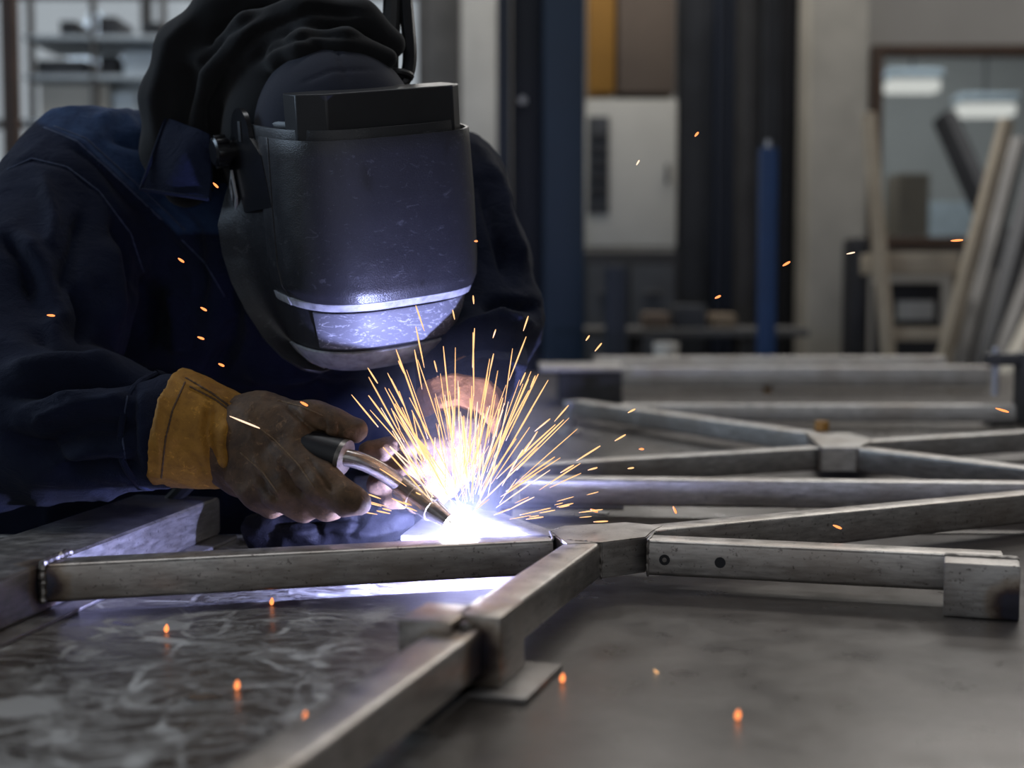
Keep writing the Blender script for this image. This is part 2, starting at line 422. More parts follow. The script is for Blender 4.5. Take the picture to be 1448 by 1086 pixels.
def table_mat():
    m, nt, b = newmat('work_table_plate')
    p = pos(nt); sx = N(nt, 'ShaderNodeSeparateXYZ'); L(nt, p, sx.inputs[0])
    f = noise(nt, p, 6, 8, 0.62, 0.6)
    c = ramp(nt, f, [(0.3, (0.045, 0.037, 0.031)), (0.7, (0.105, 0.088, 0.076))])
    fine = noise(nt, mapped(nt, p, (1, 2.5, 1)), 60, 5, 0.65)
    c = mix(nt, ramp(nt, fine, [(0.45, 0.0), (0.8, 0.5)]), c, (0.06, 0.053, 0.048))
    # pale rubbed chalk and slag marks, mostly on the welder's side of the plate
    warp = N(nt, 'ShaderNodeTexNoise', Scale=5.0, Detail=3); L(nt, p, warp.inputs['Vector'])
    wv = N(nt, 'ShaderNodeVectorMath', operation='MULTIPLY_ADD'); L(nt, warp.outputs['Color'], wv.inputs[0]); wv.inputs[1].default_value = (0.16, 0.16, 0); L(nt, p, wv.inputs[2])
    vo = N(nt, 'ShaderNodeTexVoronoi', feature='DISTANCE_TO_EDGE', Scale=15.0); L(nt, wv.outputs[0], vo.inputs['Vector'])
    line = ramp(nt, vo.outputs['Distance'], [(0.0, 1.0), (0.035, 0.8), (0.07, 0.0)])
    vo2 = N(nt, 'ShaderNodeTexVoronoi', feature='DISTANCE_TO_EDGE', Scale=5.0); L(nt, wv.outputs[0], vo2.inputs['Vector'])
    line2 = ramp(nt, vo2.outputs['Distance'], [(0.0, 1.0), (0.03, 0.8), (0.06, 0.0)])
    brk = ramp(nt, noise(nt, p, 24, 5, 0.7), [(0.42, 0.0), (0.62, 1.0)])
    ln = math_(nt, 'MULTIPLY', math_(nt, 'MAXIMUM', line, line2), brk)
    patch = math_(nt, 'MULTIPLY', ramp(nt, noise(nt, mapped(nt, p, (1, 1.6, 1)), 13, 6, 0.7, 0.8), [(0.52, 0.0), (0.66, 0.8)]), brk)
    side = N(nt, 'ShaderNodeMapRange'); L(nt, sx.outputs['X'], side.inputs[0])
    side.inputs[1].default_value = -0.02; side.inputs[2].default_value = -0.14; side.inputs[3].default_value = 0.06; side.inputs[4].default_value = 1.0
    scr = ramp(nt, noise(nt, mapped(nt, wv.outputs[0], (1, 4, 1)), 16, 7, 0.75, 1.5), [(0.50, 0.0), (0.545, 0.9), (0.60, 0.0)])
    mk = math_(nt, 'MAXIMUM', math_(nt, 'MAXIMUM', ln, patch), math_(nt, 'MULTIPLY', scr, 0.7))
    mk = math_(nt, 'MULTIPLY', mk, side.outputs[0], True)
    for (cx, cy_, rx, ry) in ((230, 884, .027, .022), (30, 1000, .035, .03), (600, 800, .05, .03)):
        q = WZ(cx, cy_, 0); dv = N(nt, 'ShaderNodeVectorMath', operation='SUBTRACT'); L(nt, p, dv.inputs[0]); dv.inputs[1].default_value = q
        sv = N(nt, 'ShaderNodeVectorMath', operation='MULTIPLY'); L(nt, dv.outputs[0], sv.inputs[0]); sv.inputs[1].default_value = (1/rx, 1/ry, 0)
        le = N(nt, 'ShaderNodeVectorMath', operation='LENGTH'); L(nt, sv.outputs[0], le.inputs[0])
        dd_ = math_(nt, 'ADD', le.outputs['Value'], math_(nt, 'MULTIPLY', math_(nt, 'SUBTRACT', noise(nt, p, 70, 4), 0.5), 0.8))
        mk = math_(nt, 'MAXIMUM', mk, ramp(nt, dd_, [(0.75, 0.65), (1.0, 0.0)]))
    c = mix(nt, math_(nt, 'MULTIPLY', mk, 0.85), c, (0.55, 0.54, 0.52))
    spk = ramp(nt, noise(nt, p, 140, 4, 0.7), [(0.70, 0.0), (0.76, 0.5)])
    c = mix(nt, spk, c, (0.25, 0.24, 0.22))
    L(nt, c, b.inputs['Base Color'])
    b.inputs['Metallic'].default_value = 0.25
    r = ramp(nt, noise(nt, p, 18, 5, 0.6), [(0.3, 0.24), (0.7, 0.40)])
    r = mix(nt, mk, r, (0.7, 0.7, 0.7)); L(nt, r, b.inputs['Roughness'])
    bump(nt, b, noise(nt, p, 90, 5), 0.10, 0.0015)
    return m
M['table'] = table_mat()

M['floor'] = pbr('concrete_floor', (0.14, 0.135, 0.13), 0.6, var=0.3, scale=3)
M['wall'] = pbr('grey_painted_wall', (0.34, 0.33, 0.315), 0.8, var=0.06, scale=2)
M['ceiling'] = pbr('ceiling_grey', (0.25, 0.25, 0.25), 0.9, var=0.05)
M['concrete'] = pbr('pale_concrete', (0.46, 0.43, 0.37), 0.8, var=0.12, scale=5)
M['white_col'] = pbr('white_paint', (0.52, 0.51, 0.48), 0.7, var=0.1, scale=5)
M['navy_paint'] = pbr('navy_paint', (0.006, 0.011, 0.025), 0.5, var=0.15, scale=4)
M['blue_paint'] = pbr('blue_paint', (0.005, 0.020, 0.046), 0.45, var=0.12, scale=4)
M['bright_blue'] = pbr('bright_blue_paint', (0.003, 0.032, 0.11), 0.5, var=0.1)
M['orange'] = pbr('ochre_paint', (0.32, 0.15, 0.015), 0.6, var=0.1, scale=4)
M['brown'] = pbr('brown_board', (0.13, 0.095, 0.07), 0.7, var=0.12, scale=4)
M['white_cab'] = pbr('off_white_enamel', (0.52, 0.50, 0.45), 0.5, var=0.06, scale=4)
M['dark_panel'] = pbr('dark_grey_panel', (0.04, 0.042, 0.048), 0.6, var=0.3, scale=12)
M['near_black'] = pbr('near_black', (0.010, 0.010, 0.013), 0.6, var=0.3)
M['grey_steel'] = pbr('grey_steel', (0.095, 0.092, 0.09), 0.5, metal=0.2, var=0.25, scale=6)
M['slate'] = pbr('slate_grey', (0.035, 0.038, 0.045), 0.6, var=0.25, scale=6)
M['wood'] = pbr('pale_wood', (0.36, 0.30, 0.22), 0.7, var=0.15, scale=8)
M['dark_wood'] = pbr('dark_wood', (0.06, 0.032, 0.02), 0.6, var=0.2, scale=10)
M['alu'] = pbr('light_grey_metal', (0.42, 0.42, 0.43), 0.4, metal=0.4, var=0.12, scale=12)
M['lamp'] = emit('lamp_tube', (1.0, 0.97, 0.9), 0.75)
M['carton'] = pbr('carton', (0.20, 0.15, 0.10), 0.8, var=0.1)
M['bluegrey'] = pbr('bluegrey_paint', (0.55, 0.62, 0.68), 0.6, var=0.1)

def glass_mat():
    m, nt, b = newmat('window_glass')
    out = nt.nodes['Material Output']; nt.nodes.remove(b)
    tr = N(nt, 'ShaderNodeBsdfTransparent'); tr.inputs[0].default_value = (0.93, 0.96, 0.97, 1)
    gl = N(nt, 'ShaderNodeBsdfGlossy', Roughness=0.02)
    mx = N(nt, 'ShaderNodeMixShader'); mx.inputs[0].default_value = 0.08
    L(nt, tr.outputs[0], mx.inputs[1]); L(nt, gl.outputs[0], mx.inputs[2]); L(nt, mx.outputs[0], out.inputs['Surface'])
    return m
M['glass'] = glass_mat()

# ================================================================== THE ROOM
YB = 7.5
structure(MB().box((0, 3.5, -0.05), (11, 16, 0.1)).build('floor', M['floor']))
structure(MB().box((0, 3.5, 5.05), (11, 16, 0.1)).build('ceiling', M['ceiling']))
structure(MB().box((-4.6, 3.5, 2.5), (0.2, 16, 5.0)).build('wall_left', M['wall']))
structure(MB().box((5.0, 3.5, 2.5), (0.2, 16, 5.0)).build('wall_right', M['wall']))
LW = (W(-190, 0, YB).x, W(604, 0, YB).x, 1.30, 3.3)                       # left window opening
RW = (W(1232, 0, YB).x, W(1500, 0, YB).x, W(0, 350, YB).z, W(0, 66, YB).z)  # right window opening
wb = MB()
def wallpiece(x0, x1, z0, z1): wb.box(((x0+x1)/2, YB+0.1, (z0+z1)/2), (x1-x0, 0.2, z1-z0))
wallpiece(-4.5, LW[0], 0, 5); wallpiece(LW[1], RW[0], 0, 5); wallpiece(RW[1], 4.9, 0, 5)
for w_ in (LW, RW): wallpiece(w_[0], w_[1], 0, w_[2]); wallpiece(w_[0], w_[1], w_[3], 5)
structure(wb.build('wall_back', M['wall']))
def window(name, w_, mat, bw, cols, rows, lab):
    t = bpy.data.objects.new(name, None); COL.objects.link(t); t.location = ((w_[0]+w_[1])/2, YB, w_[2]); structure(t)
    m = MB(); cx, cz = (w_[0]+w_[1])/2, (w_[2]+w_[3])/2; ww, hh = w_[1]-w_[0], w_[3]-w_[2]
    for x in (w_[0]+bw/2, w_[1]-bw/2): m.box((x, YB-0.02, cz), (bw, 0.1, hh), bev=0.008)
    for z in (w_[2]+bw/2, w_[3]-bw/2): m.box((cx, YB-0.02, z), (ww-2*bw, 0.1, bw), bev=0.008)
    for i in range(1, cols): m.box((w_[0]+ww*i/cols, YB, cz), (0.05, 0.06, hh-2*bw))
    for i in range(1, rows): m.box((cx, YB, w_[2]+hh*i/rows), (ww-2*bw, 0.05, 0.045))
    m.build('window_frame', mat, t)
    MB().box((cx, YB+0.03, cz), (ww-2*bw, 0.006, hh-2*bw)).build('pane', M['glass'], t)
window('window_1', LW, M['grey_steel'], 0.05, 4, 3, '')
window('window_2', RW, M['dark_wood'], 0.055, 1, 1, '')
# the room beyond the right window
structure(MB().box((2.6, 11.0, 2.0), (4.6, 0.1, 4.0)).build('wall_far', M['wall']))
structure(MB().box((2.6, 9.3, 3.6), (4.6, 3.4, 0.1)).build('ceiling_far', M['ceiling']))
area('far_room_lamp', (2.6, 9.2, 3.4), (2.0, 0.4), 45, (0.9, 0.97, 1.0), (2.6, 9.2, 0))

def bgx(px, Y): return W(px, 400, Y).x
def bgz(py, Y): return W(724, py, Y).z
def slab(px0, px1, z0, z1, Y, dy, bev=0.006, m=None):
    x0, x1 = bgx(px0, Y), bgx(px1, Y)
    return (m or MB()).box(((x0+x1)/2, Y+dy/2, (z0+z1)/2), (x1-x0, dy, z1-z0), bev=bev)

for nm, px0, px1, py, lab in (('hanging_lamp', 1246, 1322, 118, 'wide bright lamp seen through the brown-framed window, nearer its left edge'),
                              ('hanging_lamp', 1346, 1428, 152, 'lower bright lamp seen through the brown-framed window, near the leaning bars')):
    Y = 9.4; x0, x1 = bgx(px0, Y), bgx(px1, Y); z = bgz(py, Y)
    t = thing(nm, lab, 'lamp', ((x0+x1)/2, Y, z-0.07), 'lamps beyond the brown window')
    MB().box(((x0+x1)/2, Y, z+0.05), (x1-x0, 0.2, 0.06), bev=0.01).build('housing', M['bluegrey'], t)
    MB().box(((x0+x1)/2, Y, z-0.02), ((x1-x0)*0.94, 0.17, 0.08), bev=0.02).build('diffuser', M['lamp'], t)
    MB().sweep([((x0+x1)/2, Y, z+0.08), ((x0+x1)/2, Y, 3.56)], 0.008, 6).build('cord', M['near_black'], t)
tag(slab(1268, 1312, 0.0, bgz(245, 9.0), 9.0, 0.3).build('carton_stack', M['carton']), 'brown carton stack seen through the lower left of the brown-framed window', 'box')
tag(slab(1300, 1420, 0.0, bgz(285, 9.4), 9.4, 0.5).build('workbench', M['bluegrey']), 'pale bench block seen low through the brown-framed window', 'bench')

tag(structure(slab(1143, 1222, 0, 5.0, 6.1, 0.3, 0.01).build('concrete_column', M['concrete'])), None)
tag(structure(slab(653, 702, 0, 5.0, 6.6, 0.2, 0.01).build('white_column', M['white_col'])), None)
tag(slab(604, 650, 0, 3.4, 6.9, 0.25).build('steel_cabinet', M['grey_steel']), 'tall dark grey cabinet between the left window and the white column', 'cabinet')

# navy steel stanchion: an H section, flange edge towards the bench
t = thing('steel_stanchion', 'tall navy blue steel H-section post rising behind the welder', 'post', (bgx(765, 5.2), 5.2, 0))
m = MB()
slab(703, 722, 0, 5.0, 5.28, 0.30, 0.006, m); slab(724, 770, 0, 5.0, 5.42, 0.02, 0.004, m)
m.build('web', M['navy_paint'], t)
slab(768, 826, 0, 5.0, 5.2, 0.32, 0.008).build('flange', M['blue_paint'], t)
p = W(739, 143, 5.40); MB().sweep([p, p+Vector((0, -0.03, 0))], 0.016, 6).build('bolt', M['alu'], t)

# white wall cabinet, ochre and brown panels above it
Y = 6.5; z0 = bgz(350, Y); z1 = bgz(140, Y)
t = thing('switch_cabinet', 'off white switch cabinet with a dark panel, on the back wall', 'cabinet', (bgx(890, Y), Y, z0))
slab(828, 956, z0, z1, Y, 0.25, 0.012).build('body', M['white_cab'], t)
slab(831, 860, bgz(302, Y), bgz(165, Y), Y-0.012, 0.012, 0.003).build('panel', M['dark_panel'], t)
m = MB()
for k in range(5): slab(834, 857, bgz(200+k*19, Y), bgz(190+k*19, Y), Y-0.02, 0.01, 0.002, m)
m.build('vent', M['near_black'], t)
slab(941, 945, bgz(260, Y), bgz(232, Y), Y-0.03, 0.03, 0.004).build('handle', M['dark_panel'], t)
tag(slab(832, 868, bgz(137, Y)+0.02, bgz(-40, Y), Y, 0.22).build('storage_bin', M['orange']), 'ochre yellow panel standing on the off white switch cabinet', 'panel')
tag(slab(872, 952, bgz(137, Y)+0.02, bgz(-40, Y), Y+0.01, 0.24).build('board', M['brown']), 'brown board standing beside the ochre panel on the switch cabinet', 'board')
t = thing('floor_cabinet', 'dark low cupboard under the off white switch cabinet', 'cabinet', (bgx(890, 6.5), 6.5, 0))
slab(824, 960, 0, z0-0.02, 6.45, 0.35, 0.01).build('body', M['near_black'], t)
for a, b in ((830, 888), (892, 954)):
    d_ = slab(a, b, 0.1, z0-0.08, 6.43, 0.02, 0.004).build('door', M['slate'], t)
    MB().box((bgx((a+b)/2, 6.42), 6.415, z0-0.2), (0.08, 0.02, 0.015), bev=0.003).build('handle', M['grey_steel'], d_)
tag(slab(857, 886, 0, bgz(376, 5.0), 5.0, 0.07).build('bollard', M['navy_paint']), 'short navy post in front of the dark cupboard', 'post')
m = MB(); slab(1074, 1098, 0, bgz(208, 4.9), 4.9, 0.06, 0.005, m)
t = thing('blue_post', 'bright blue steel post standing before the pale column', 'post', (bgx(1086, 4.9), 4.9, 0))
m.build('upright', M['bright_blue'], t)
p = W(1086, 206, 4.93); MB().sweep([p-Vector((0, 0, 0.02)), p+Vector((0, 0, 0.02))], [0.012, 0.008], 8).build('cap', M['alu'], t)
for px0, px1, mt, y_, lab in ((956, 1007, 'slate', 6.7, 'slate grey standing sheet beside the switch cabinet'),
                              (1008, 1037, 'navy_paint', 6.55, 'dark navy standing profile between two grey sheets'),
                              (1038, 1072, 'grey_steel', 6.75, 'grey standing sheet behind the bright blue post'),
                              (1073, 1101, 'slate', 6.6, 'narrow slate standing sheet right behind the bright blue post'),
                              (1102, 1142, 'near_black', 6.5, 'near black standing profile touching the pale column')):
    m = slab(px0, px1, 0, 4.6, y_, 0.10, 0.006)
    slab(px0+3, px0+8, 0, 4.6, y_-0.05, 0.06, 0.004, m); slab(px1-8, px1-3, 0, 4.6, y_-0.05, 0.06, 0.004, m)
    tag(m.build('steel_sheet', M[mt]), lab, 'sheet', 'stock standing against the back wall')
tag(slab(1205, 1231, 0, bgz(335, 5.7), 5.7, 0.2, 0.03).build('gas_cylinder', M['near_black']), 'black upright cylinder between the pale column and the wooden trestle', 'cylinder')

# wooden trestle
Y = 5.2
t = thing('trestle', 'pale wooden A-shaped trestle in front of the brown-framed window', 'trestle', (bgx(1300, Y), Y, 0))
def leg(ax, ay, bx, by, y0, y1, th, mt, par, nm='leg'):
    a = W(ax, ay, y0); b = W(bx, by, y1); d = (b-a); b = a + d*(a.z/(a.z-b.z)) if d.z < -0.01 else b
    R = (b-a).to_track_quat('Z', 'Y').to_matrix()
    return MB().box((a+b)/2, (th, th*1.3, (b-a).length), R, bev=0.004).build(nm, mt, par)
leg(1228, 160, 1256, 500, Y, Y-0.15, 0.036, M['wood'], t); leg(1424, 170, 1336, 500, Y, Y-0.15, 0.036, M['wood'], t)
leg(1250, 380, 1246, 500, Y+0.3, Y+0.45, 0.036, M['wood'], t); leg(1352, 380, 1362, 500, Y+0.3, Y+0.45, 0.036, M['wood'], t)
slab(1246, 1356, bgz(388, Y), bgz(358, Y), Y-0.06, 0.32, 0.006).build('crossbar', M['wood'], t)
slab(1252, 1340, bgz(480, Y), bgz(462, Y), Y-0.12, 0.03, 0.004).build('stretcher', M['wood'], t)
for i, (ax, ay, bx, by, y0, y1, th, mt, lab) in enumerate((
        (1335, 165, 1408, 330, 6.9, 6.6, 0.075, 'slate', 'dark diagonal bar leaning behind the trestle, sloping down to the right'),
        (1440, 200, 1365, 500, 5.9, 5.45, 0.05, 'grey_steel', 'grey bar leaning nearest the trestle'),
        (1466, 235, 1395, 500, 5.8, 5.35, 0.055, 'slate', 'darker slate bar leaning second from the trestle'),
        (1490, 300, 1418, 500, 5.7, 5.3, 0.05, 'grey_steel', 'grey bar leaning third from the trestle, at the picture edge'),
        (1520, 330, 1440, 500, 5.6, 5.2, 0.05, 'concrete', 'pale bar leaning farthest from the trestle'))):
    o = leg(ax, ay, bx, by, y0, y1, th, M[mt], None, 'steel_bar'); tag(o, lab, 'bar', 'bars leaning by the trestle')
t = thing('parts_crate', 'dark crate of scrap standing under the wooden trestle', 'crate', (bgx(1296, 5.4), 5.4, 0))
slab(1262, 1332, 0, bgz(400, 5.4), 5.35, 0.3, 0.01).build('body', M['near_black'], t)
slab(1270, 1322, bgz(452, 5.4), bgz(425, 5.4), 5.33, 0.02, 0.004).build('panel', M['white_cab'], t)

# shelf of oddments behind the far end of the table
t = thing('low_shelf', 'low dark shelf behind the far table end, under the standing sheets', 'shelf', (bgx(980, 5.6), 5.6, 0))
m = MB()
for z in (0.25, 0.62, bgz(470, 5.6)): m.box((bgx(980, 5.6), 5.75, z), (0.9, 0.4, 0.03), bev=0.004)
m.build('shelf_board', M['grey_steel'], t)
for px in (905, 1058):
    m = MB(); m.box((bgx(px, 5.6), 5.6, bgz(470, 5.6)/2), (0.03, 0.03, bgz(470, 5.6)), bev=0.003); m.box((bgx(px, 5.6), 5.92, bgz(470, 5.6)/2), (0.03, 0.03, bgz(470, 5.6)), bev=0.003)
    m.build('leg', M['near_black'], t)
zs = bgz(470, 5.6)+0.016
for px0, px1, h_, mt, lab in ((912, 948, 0.06, 'brown', 'brown box on the low dark shelf, first from the switch cabinet'), (955, 1000, 0.09, 'slate', 'slate box on the low dark shelf, middle one'), (1008, 1042, 0.055, 'carton', 'carton on the low dark shelf, nearest the bright blue post')):
    tag(slab(px0, px1, zs, zs+h_, 5.62, 0.2, 0.01).build('box', M[mt]), lab, 'box', 'boxes on the low shelf')

# left background: brown post, storage rack in front of the window
tag(slab(10, 29, 0, 5.0, 5.6, 0.06, 0.004).build('brown_post', M['dark_wood']), 'thin brown post at the left, before the bright window', 'post')
t = thing('storage_rack', 'grey storage rack in front of the bright window behind the shoulder', 'rack', (bgx(140, 6.5), 6.5, 0))
for px in (46, 134, 232):
    slab(px, px+7, 0, 3.0, 6.5, 0.05, 0.004).build('upright', M['grey_steel'], t)
for py in (172, 108, 52):
    slab(40, 245, bgz(py+4, 6.5), bgz(py-3, 6.5), 6.5, 0.5, 0.004).build('shelf_board', M['bluegrey'], t)
for px0, px1, py0, py1, mt, lab in (
        (62, 158, 168, 116, 'white_cab', 'white box on the rack shelf just above the shoulder'),
        (165, 196, 168, 128, 'bluegrey', 'bluish box beside the white box on the rack'),
        (58, 128, 104, 82, 'dark_panel', 'flat dark box on the middle rack shelf'),
        (146, 172, 104, 76, 'near_black', 'black box on the middle rack shelf near the hood'),
        (92, 116, 48, 26, 'dark_panel', 'dark grey box high on the rack, above the flat dark box'),
        (146, 172, 48, 20, 'slate', 'slate box high on the rack, above the black box'),
        (205, 236, 48, 28, 'dark_panel', 'dark grey box high on the rack, closest to the hood'),
        (180, 226, 104, 70, 'bluegrey', 'bluish box on the middle rack shelf, closest to the hood')):
    tag(slab(px0, px1, bgz(py0, 6.5), bgz(py1, 6.5), 6.55, 0.3, 0.008).build('box', M[mt]), lab, 'box', 'boxes on the rack')

# ================================================================== TABLE
def tz(z): return T + z
t = thing('work_table', 'large scratched dark steel work table under all the frames', 'table', (0.3, 1.2, 0))
MB().box((0.25, 0.86, T-0.015), (3.5, 1.56, 0.03), bev=0.003).build('table_top', M['table'], t)
for x in (-1.3, 1.8):
    for y in (0.3, 1.5): MB().box((x, y, (T-0.03)/2), (0.08, 0.08, T-0.03), bev=0.004).build('leg', M['dark_steel'], t)
m = MB(); m.box((0.25, 0.2, T-0.09), (3.2, 0.06, 0.12)); m.box((0.25, 1.55, T-0.09), (3.2, 0.06, 0.12)); m.build('rail', M['dark_steel'], t)
t = thing('far_work_table', 'second dark steel table carrying the rear frames', 'table', (1.6, 3.2, 0))
MB().box((1.65, 3.125, T-0.015), (3.3, 2.95, 0.03), bev=0.003).build('table_top', M['table'], t)
for x in (0.25, 3.1):
    for y in (1.9, 4.4): MB().box((x, y, (T-0.03)/2), (0.08, 0.08, T-0.03), bev=0.004).build('leg', M['dark_steel'], t)

# ================================================================== FRONT WELDED FRAME
ZB, ZT, TW = 0.014, 0.048, 0.034
FR = thing('welded_frame', 'bare steel frame of square tubes being welded on the near table', 'frame', (0.06, 1.36, T))
def P2(v): return Vector((v.x, v.y, 0))
def ftube(e0, e1, name='tube', mat='frame', par=None, w=TW, zt=ZT, zb=ZB, side=1):
    """tube whose front top edge runs between two measured plan points"""
    a, b = P2(e0), P2(e1); d = (b-a).normalized(); q = Vector((-d.y, d.x, 0))*side
    a, b = a+q*w/2, b+q*w/2
    return MB().profile(a, b, w, zt-zb, T+zb).build(name, M[mat], par or FR)
def bead(pts, r=0.003, par=None, n=14):
    P = []
    pts = [Vector(p) for p in pts]
    for i in range(len(pts)-1):
        for k in range(n): P.append(pts[i].lerp(pts[i+1], k/n))
    P.append(pts[-1]); rr = [r*(0.72+0.4*abs(math.sin(k*1.15))+random.uniform(-.08, .08)) for k in range(len(P))]
    P = [p+Vector([random.uniform(-.0005, .0005) for _ in range(3)]) for p in P]
    return MB().sweep(P, rr, 8).build('weld_bead', M['bead'], par or FR)
A0, A1 = WZ(58, 799, ZT), WZ(782, 763, ZT); ftube(A0, A1)
B0, B1 = WZ(917, 764, ZT), WZ(1346, 784, ZT); ftube(B0, B1 + (B1-B0)*0.16)
F0, F1 = WZ(905, 752, ZT), WZ(1448, 700, ZT); ftube(F0, F1 + (F1-F0)*0.5)
# diagonal towards the viewer (its measured edge is the right-hand top edge)
E0, E1 = WZ(850, 767, ZT), WZ(664, 902, ZT); Ed = (P2(E1)-P2(E0)).normalized(); Eq = Vector((Ed.y, -Ed.x, 0))
if Eq.x > 0: Eq = -Eq
Ee = P2(E0) + Ed*0.80
MB().profile(P2(E0)+Eq*TW/2, Ee+Eq*TW/2, TW, ZT-ZB, T+ZB).build('tube', M['frame'], FR)
G0, G1 = WZ(800, 756, ZT), WZ(668, 714, ZT); ftube(G0, G1 + (G1-G0)*1.3)
gp = [WZ(566, 757, .034), WZ(604, 727, .034), WZ(700, 722, .034), WZ(782, 750, .034), WZ(700, 760, .034)]
MB().prism([(p.x, p.y) for p in gp], T+0.028, T+0.034, 0.0008).build('arc_catch_plate', M['frame'], FR)  # plate added behind tube A to catch the arc light and show white
hub = [WZ(850, 768, ZT), WZ(914, 760, ZT), WZ(924, 751, ZT), WZ(938, 744, ZT), WZ(886, 739, ZT), WZ(800, 744, ZT), WZ(778, 752, ZT), WZ(800, 770, ZT)]
MB().prism([(p.x, p.y) for p in hub], T+ZB, T+ZT+0.0006, 0.0012).build('hub', M['frame'], FR)
def up(v, z): return Vector((v.x, v.y, T+z))
bead([up(hub[0], ZB), up(hub[0], ZT), up(P2(E0)+Eq*TW, ZT)], 0.0014)
bead([up(B0, ZB)+Vector((-.0005, 0, 0)), up(B0, ZT)+Vector((-.0005, 0, 0)), up(WZ(926, 752, ZT), ZT)], 0.0014)
bead([up(hub[5], ZT), up(hub[6], ZT), up(A1, ZT)], 0.0011)
wj = WZ(660, 762, ZT); bead([up(wj, ZB)+Vector((0, -.0005, 0)), up(wj, ZT)+Vector((0, -.0005, 0))], 0.0011)
# wide flat beam at the welder's side, its right face carries tube A
b0, b1 = WZ(60, 797, ZT), WZ(312, 702, ZT); bd = (P2(b1)-P2(b0)).normalized(); bq = Vector((-bd.y, bd.x, 0))
s0 = P2(b0) - bd*0.5; s1 = P2(b1)
MB().box(up((s0+s1)/2+bq*0.052, (ZT+0.004)/2), (0.104, (s1-s0).length, ZT-0.004), Matrix.Rotation(math.atan2(bd.y, bd.x)-math.pi/2, 3, 'Z'), bev=0.006, seg=3).build('beam', M['beam'], FR)
m = MB(); c_ = (s0+s1)/2 + bq*0.035; m.box(up(c_, 0.002), (0.11, (s1-s0).length, 0.004), Matrix.Rotation(math.atan2(bd.y, bd.x)-math.pi/2, 3, 'Z'), bev=0.001)
m.build('flange', M['beam'], FR)
ja = P2(A0); bead([up(ja, ZB)+Vector((.001, -.001, 0)), up(ja, ZT)+Vector((.001, 0, .002)), up(ja+bd*0.05, ZT+.002)], 0.0036)
# small support blocks and plate under the diagonal
RE = Matrix.Rotation(math.atan2(-Ed.y, -Ed.x)-math.pi/2, 3, 'Z')
pc = W(706, 981, 0.993); pc = Vector((pc.x, pc.y, 0)) - Ed*0.031 + Eq*0.017
MB().box(up(pc, 0.030), (0.035, 0.062, 0.051), RE, bev=0.0022).build('block', M['frame'], FR)
qc = P2(WZ(561, 877, 0.055)); qc = qc - Ed*0.030 - Eq*0.020
MB().box(up(qc, 0.030), (0.040, 0.058, 0.051), RE, bev=0.0022).build('block', M['frame'], FR)
pl = [WZ(648, 990, 0.004), WZ(733, 1004, 0.004), WZ(791, 957, 0.004), WZ(741, 905, 0.004)]
c_ = P2(pc)+Eq*0.018
MB().box(up(P2(pc) - Eq*0.005 + Ed*0.002, 0.0022), (0.075, 0.095, 0.0044), RE, bev=0.001).build('base_plate', M['beam'], FR)
MB().box(up(P2(qc) + Eq*0.004 + Ed*0.036, 0.0022), (0.07, 0.13, 0.0044), RE, bev=0.001).build('base_plate', M['beam'], FR)
wq = W(660, 930, 0.978); bead([wq+Vector((-.002, .012, .022)), wq+Vector((.001, .011, 0)), wq+Vector((-.001, .012, -.022))], 0.0045, n=7)
# square block at the right-hand end of tube B
D0, D1 = WZ(1335, 796, 0.0475), WZ(1443, 802, 0.0475)
dd = (P2(D1)-P2(D0)); dl = dd.length; dn = dd.normalized(); dq = Vector((-dn.y, dn.x, 0))
dc = (P2(D0)+P2(D1))/2 + dq*0.024
MB().box(up(dc, 0.0245), (dl, 0.050, 0.048), Matrix.Rotation(math.atan2(dn.y, dn.x), 3, 'Z'), bev=0.0018).build('block', M['block'], FR)
bead([up(P2(D0)+dq*0.03, ZT+.0005), up(P2(D1)+dq*0.03, ZT+.0005)], 0.0018)
bn = (P2(B1)-P2(B0)).normalized(); bqn = Vector((-bn.y, bn.x, 0))
for px, py in ((940, 790), (1021, 791)):
    h0 = WZ(px, 765, ZT); zz = 0.030
    f_ = (P2(B0) + bn*((P2(h0)-P2(B0)).dot(bn))); f_ = up(f_, zz)
    MB().sweep([f_-bqn*0.0006, f_+bqn*0.001], 0.0052, 16).build('bolt_hole', M['near_black'], FR)
    m = MB(); ring = [f_-bqn*0.0005+bn*math.cos(a)*0.0054+Vector((0, 0, math.sin(a)*0.0054)) for a in [2*math.pi*k/16 for k in range(17)]]
    if px < 1000: m.sweep([f_-bqn*0.001, f_], 0.0022, 10).build('bolt', M['bead'], FR)

# ================================================================== REAR FRAMES
RF = thing('truss_frame', 'bare steel lattice frame of crossed square tubes on the second table', 'frame', (0.5, 2.2, T))
def rt(e0, e1, ext0=0.0, ext1=0.0, par=None, **kw):
    a, b = WZ(*e0, kw.get('zt', ZT)), WZ(*e1, kw.get('zt', ZT)); d = (b-a).normalized()
    return ftube(a-d*ext0, b+d*ext1, 'tube', 'truss', par or RF, **kw)
rt((735, 676), (1448, 684), 0.0, 0.6)
rt((740, 658), (1162, 633), 0.0, 0.0)
rt((1212, 634), (1448, 662), 0.0, 0.25)
rt((1222, 625), (1448, 611), 0.0, 0.6)
rt((806, 566), (1150, 613), 0.0, 0.0)
rt((880, 572), (1436, 573), 0.0, 0.0)
nd = [WZ(1160, 634, ZT), WZ(1213, 634, ZT), WZ(1235, 622, ZT), WZ(1200, 612, ZT), WZ(1140, 614, ZT)]
MB().prism([(p.x, p.y) for p in nd], T+ZB, T+ZT+0.0008, 0.001).build('hub', M['truss'], RF)
bead([up(nd[0], ZB), up(nd[0], ZT+.001), up(nd[4], ZT+.001)], 0.0025, RF); bead([up(nd[1], ZB), up(nd[1], ZT+.001)], 0.0025, RF)
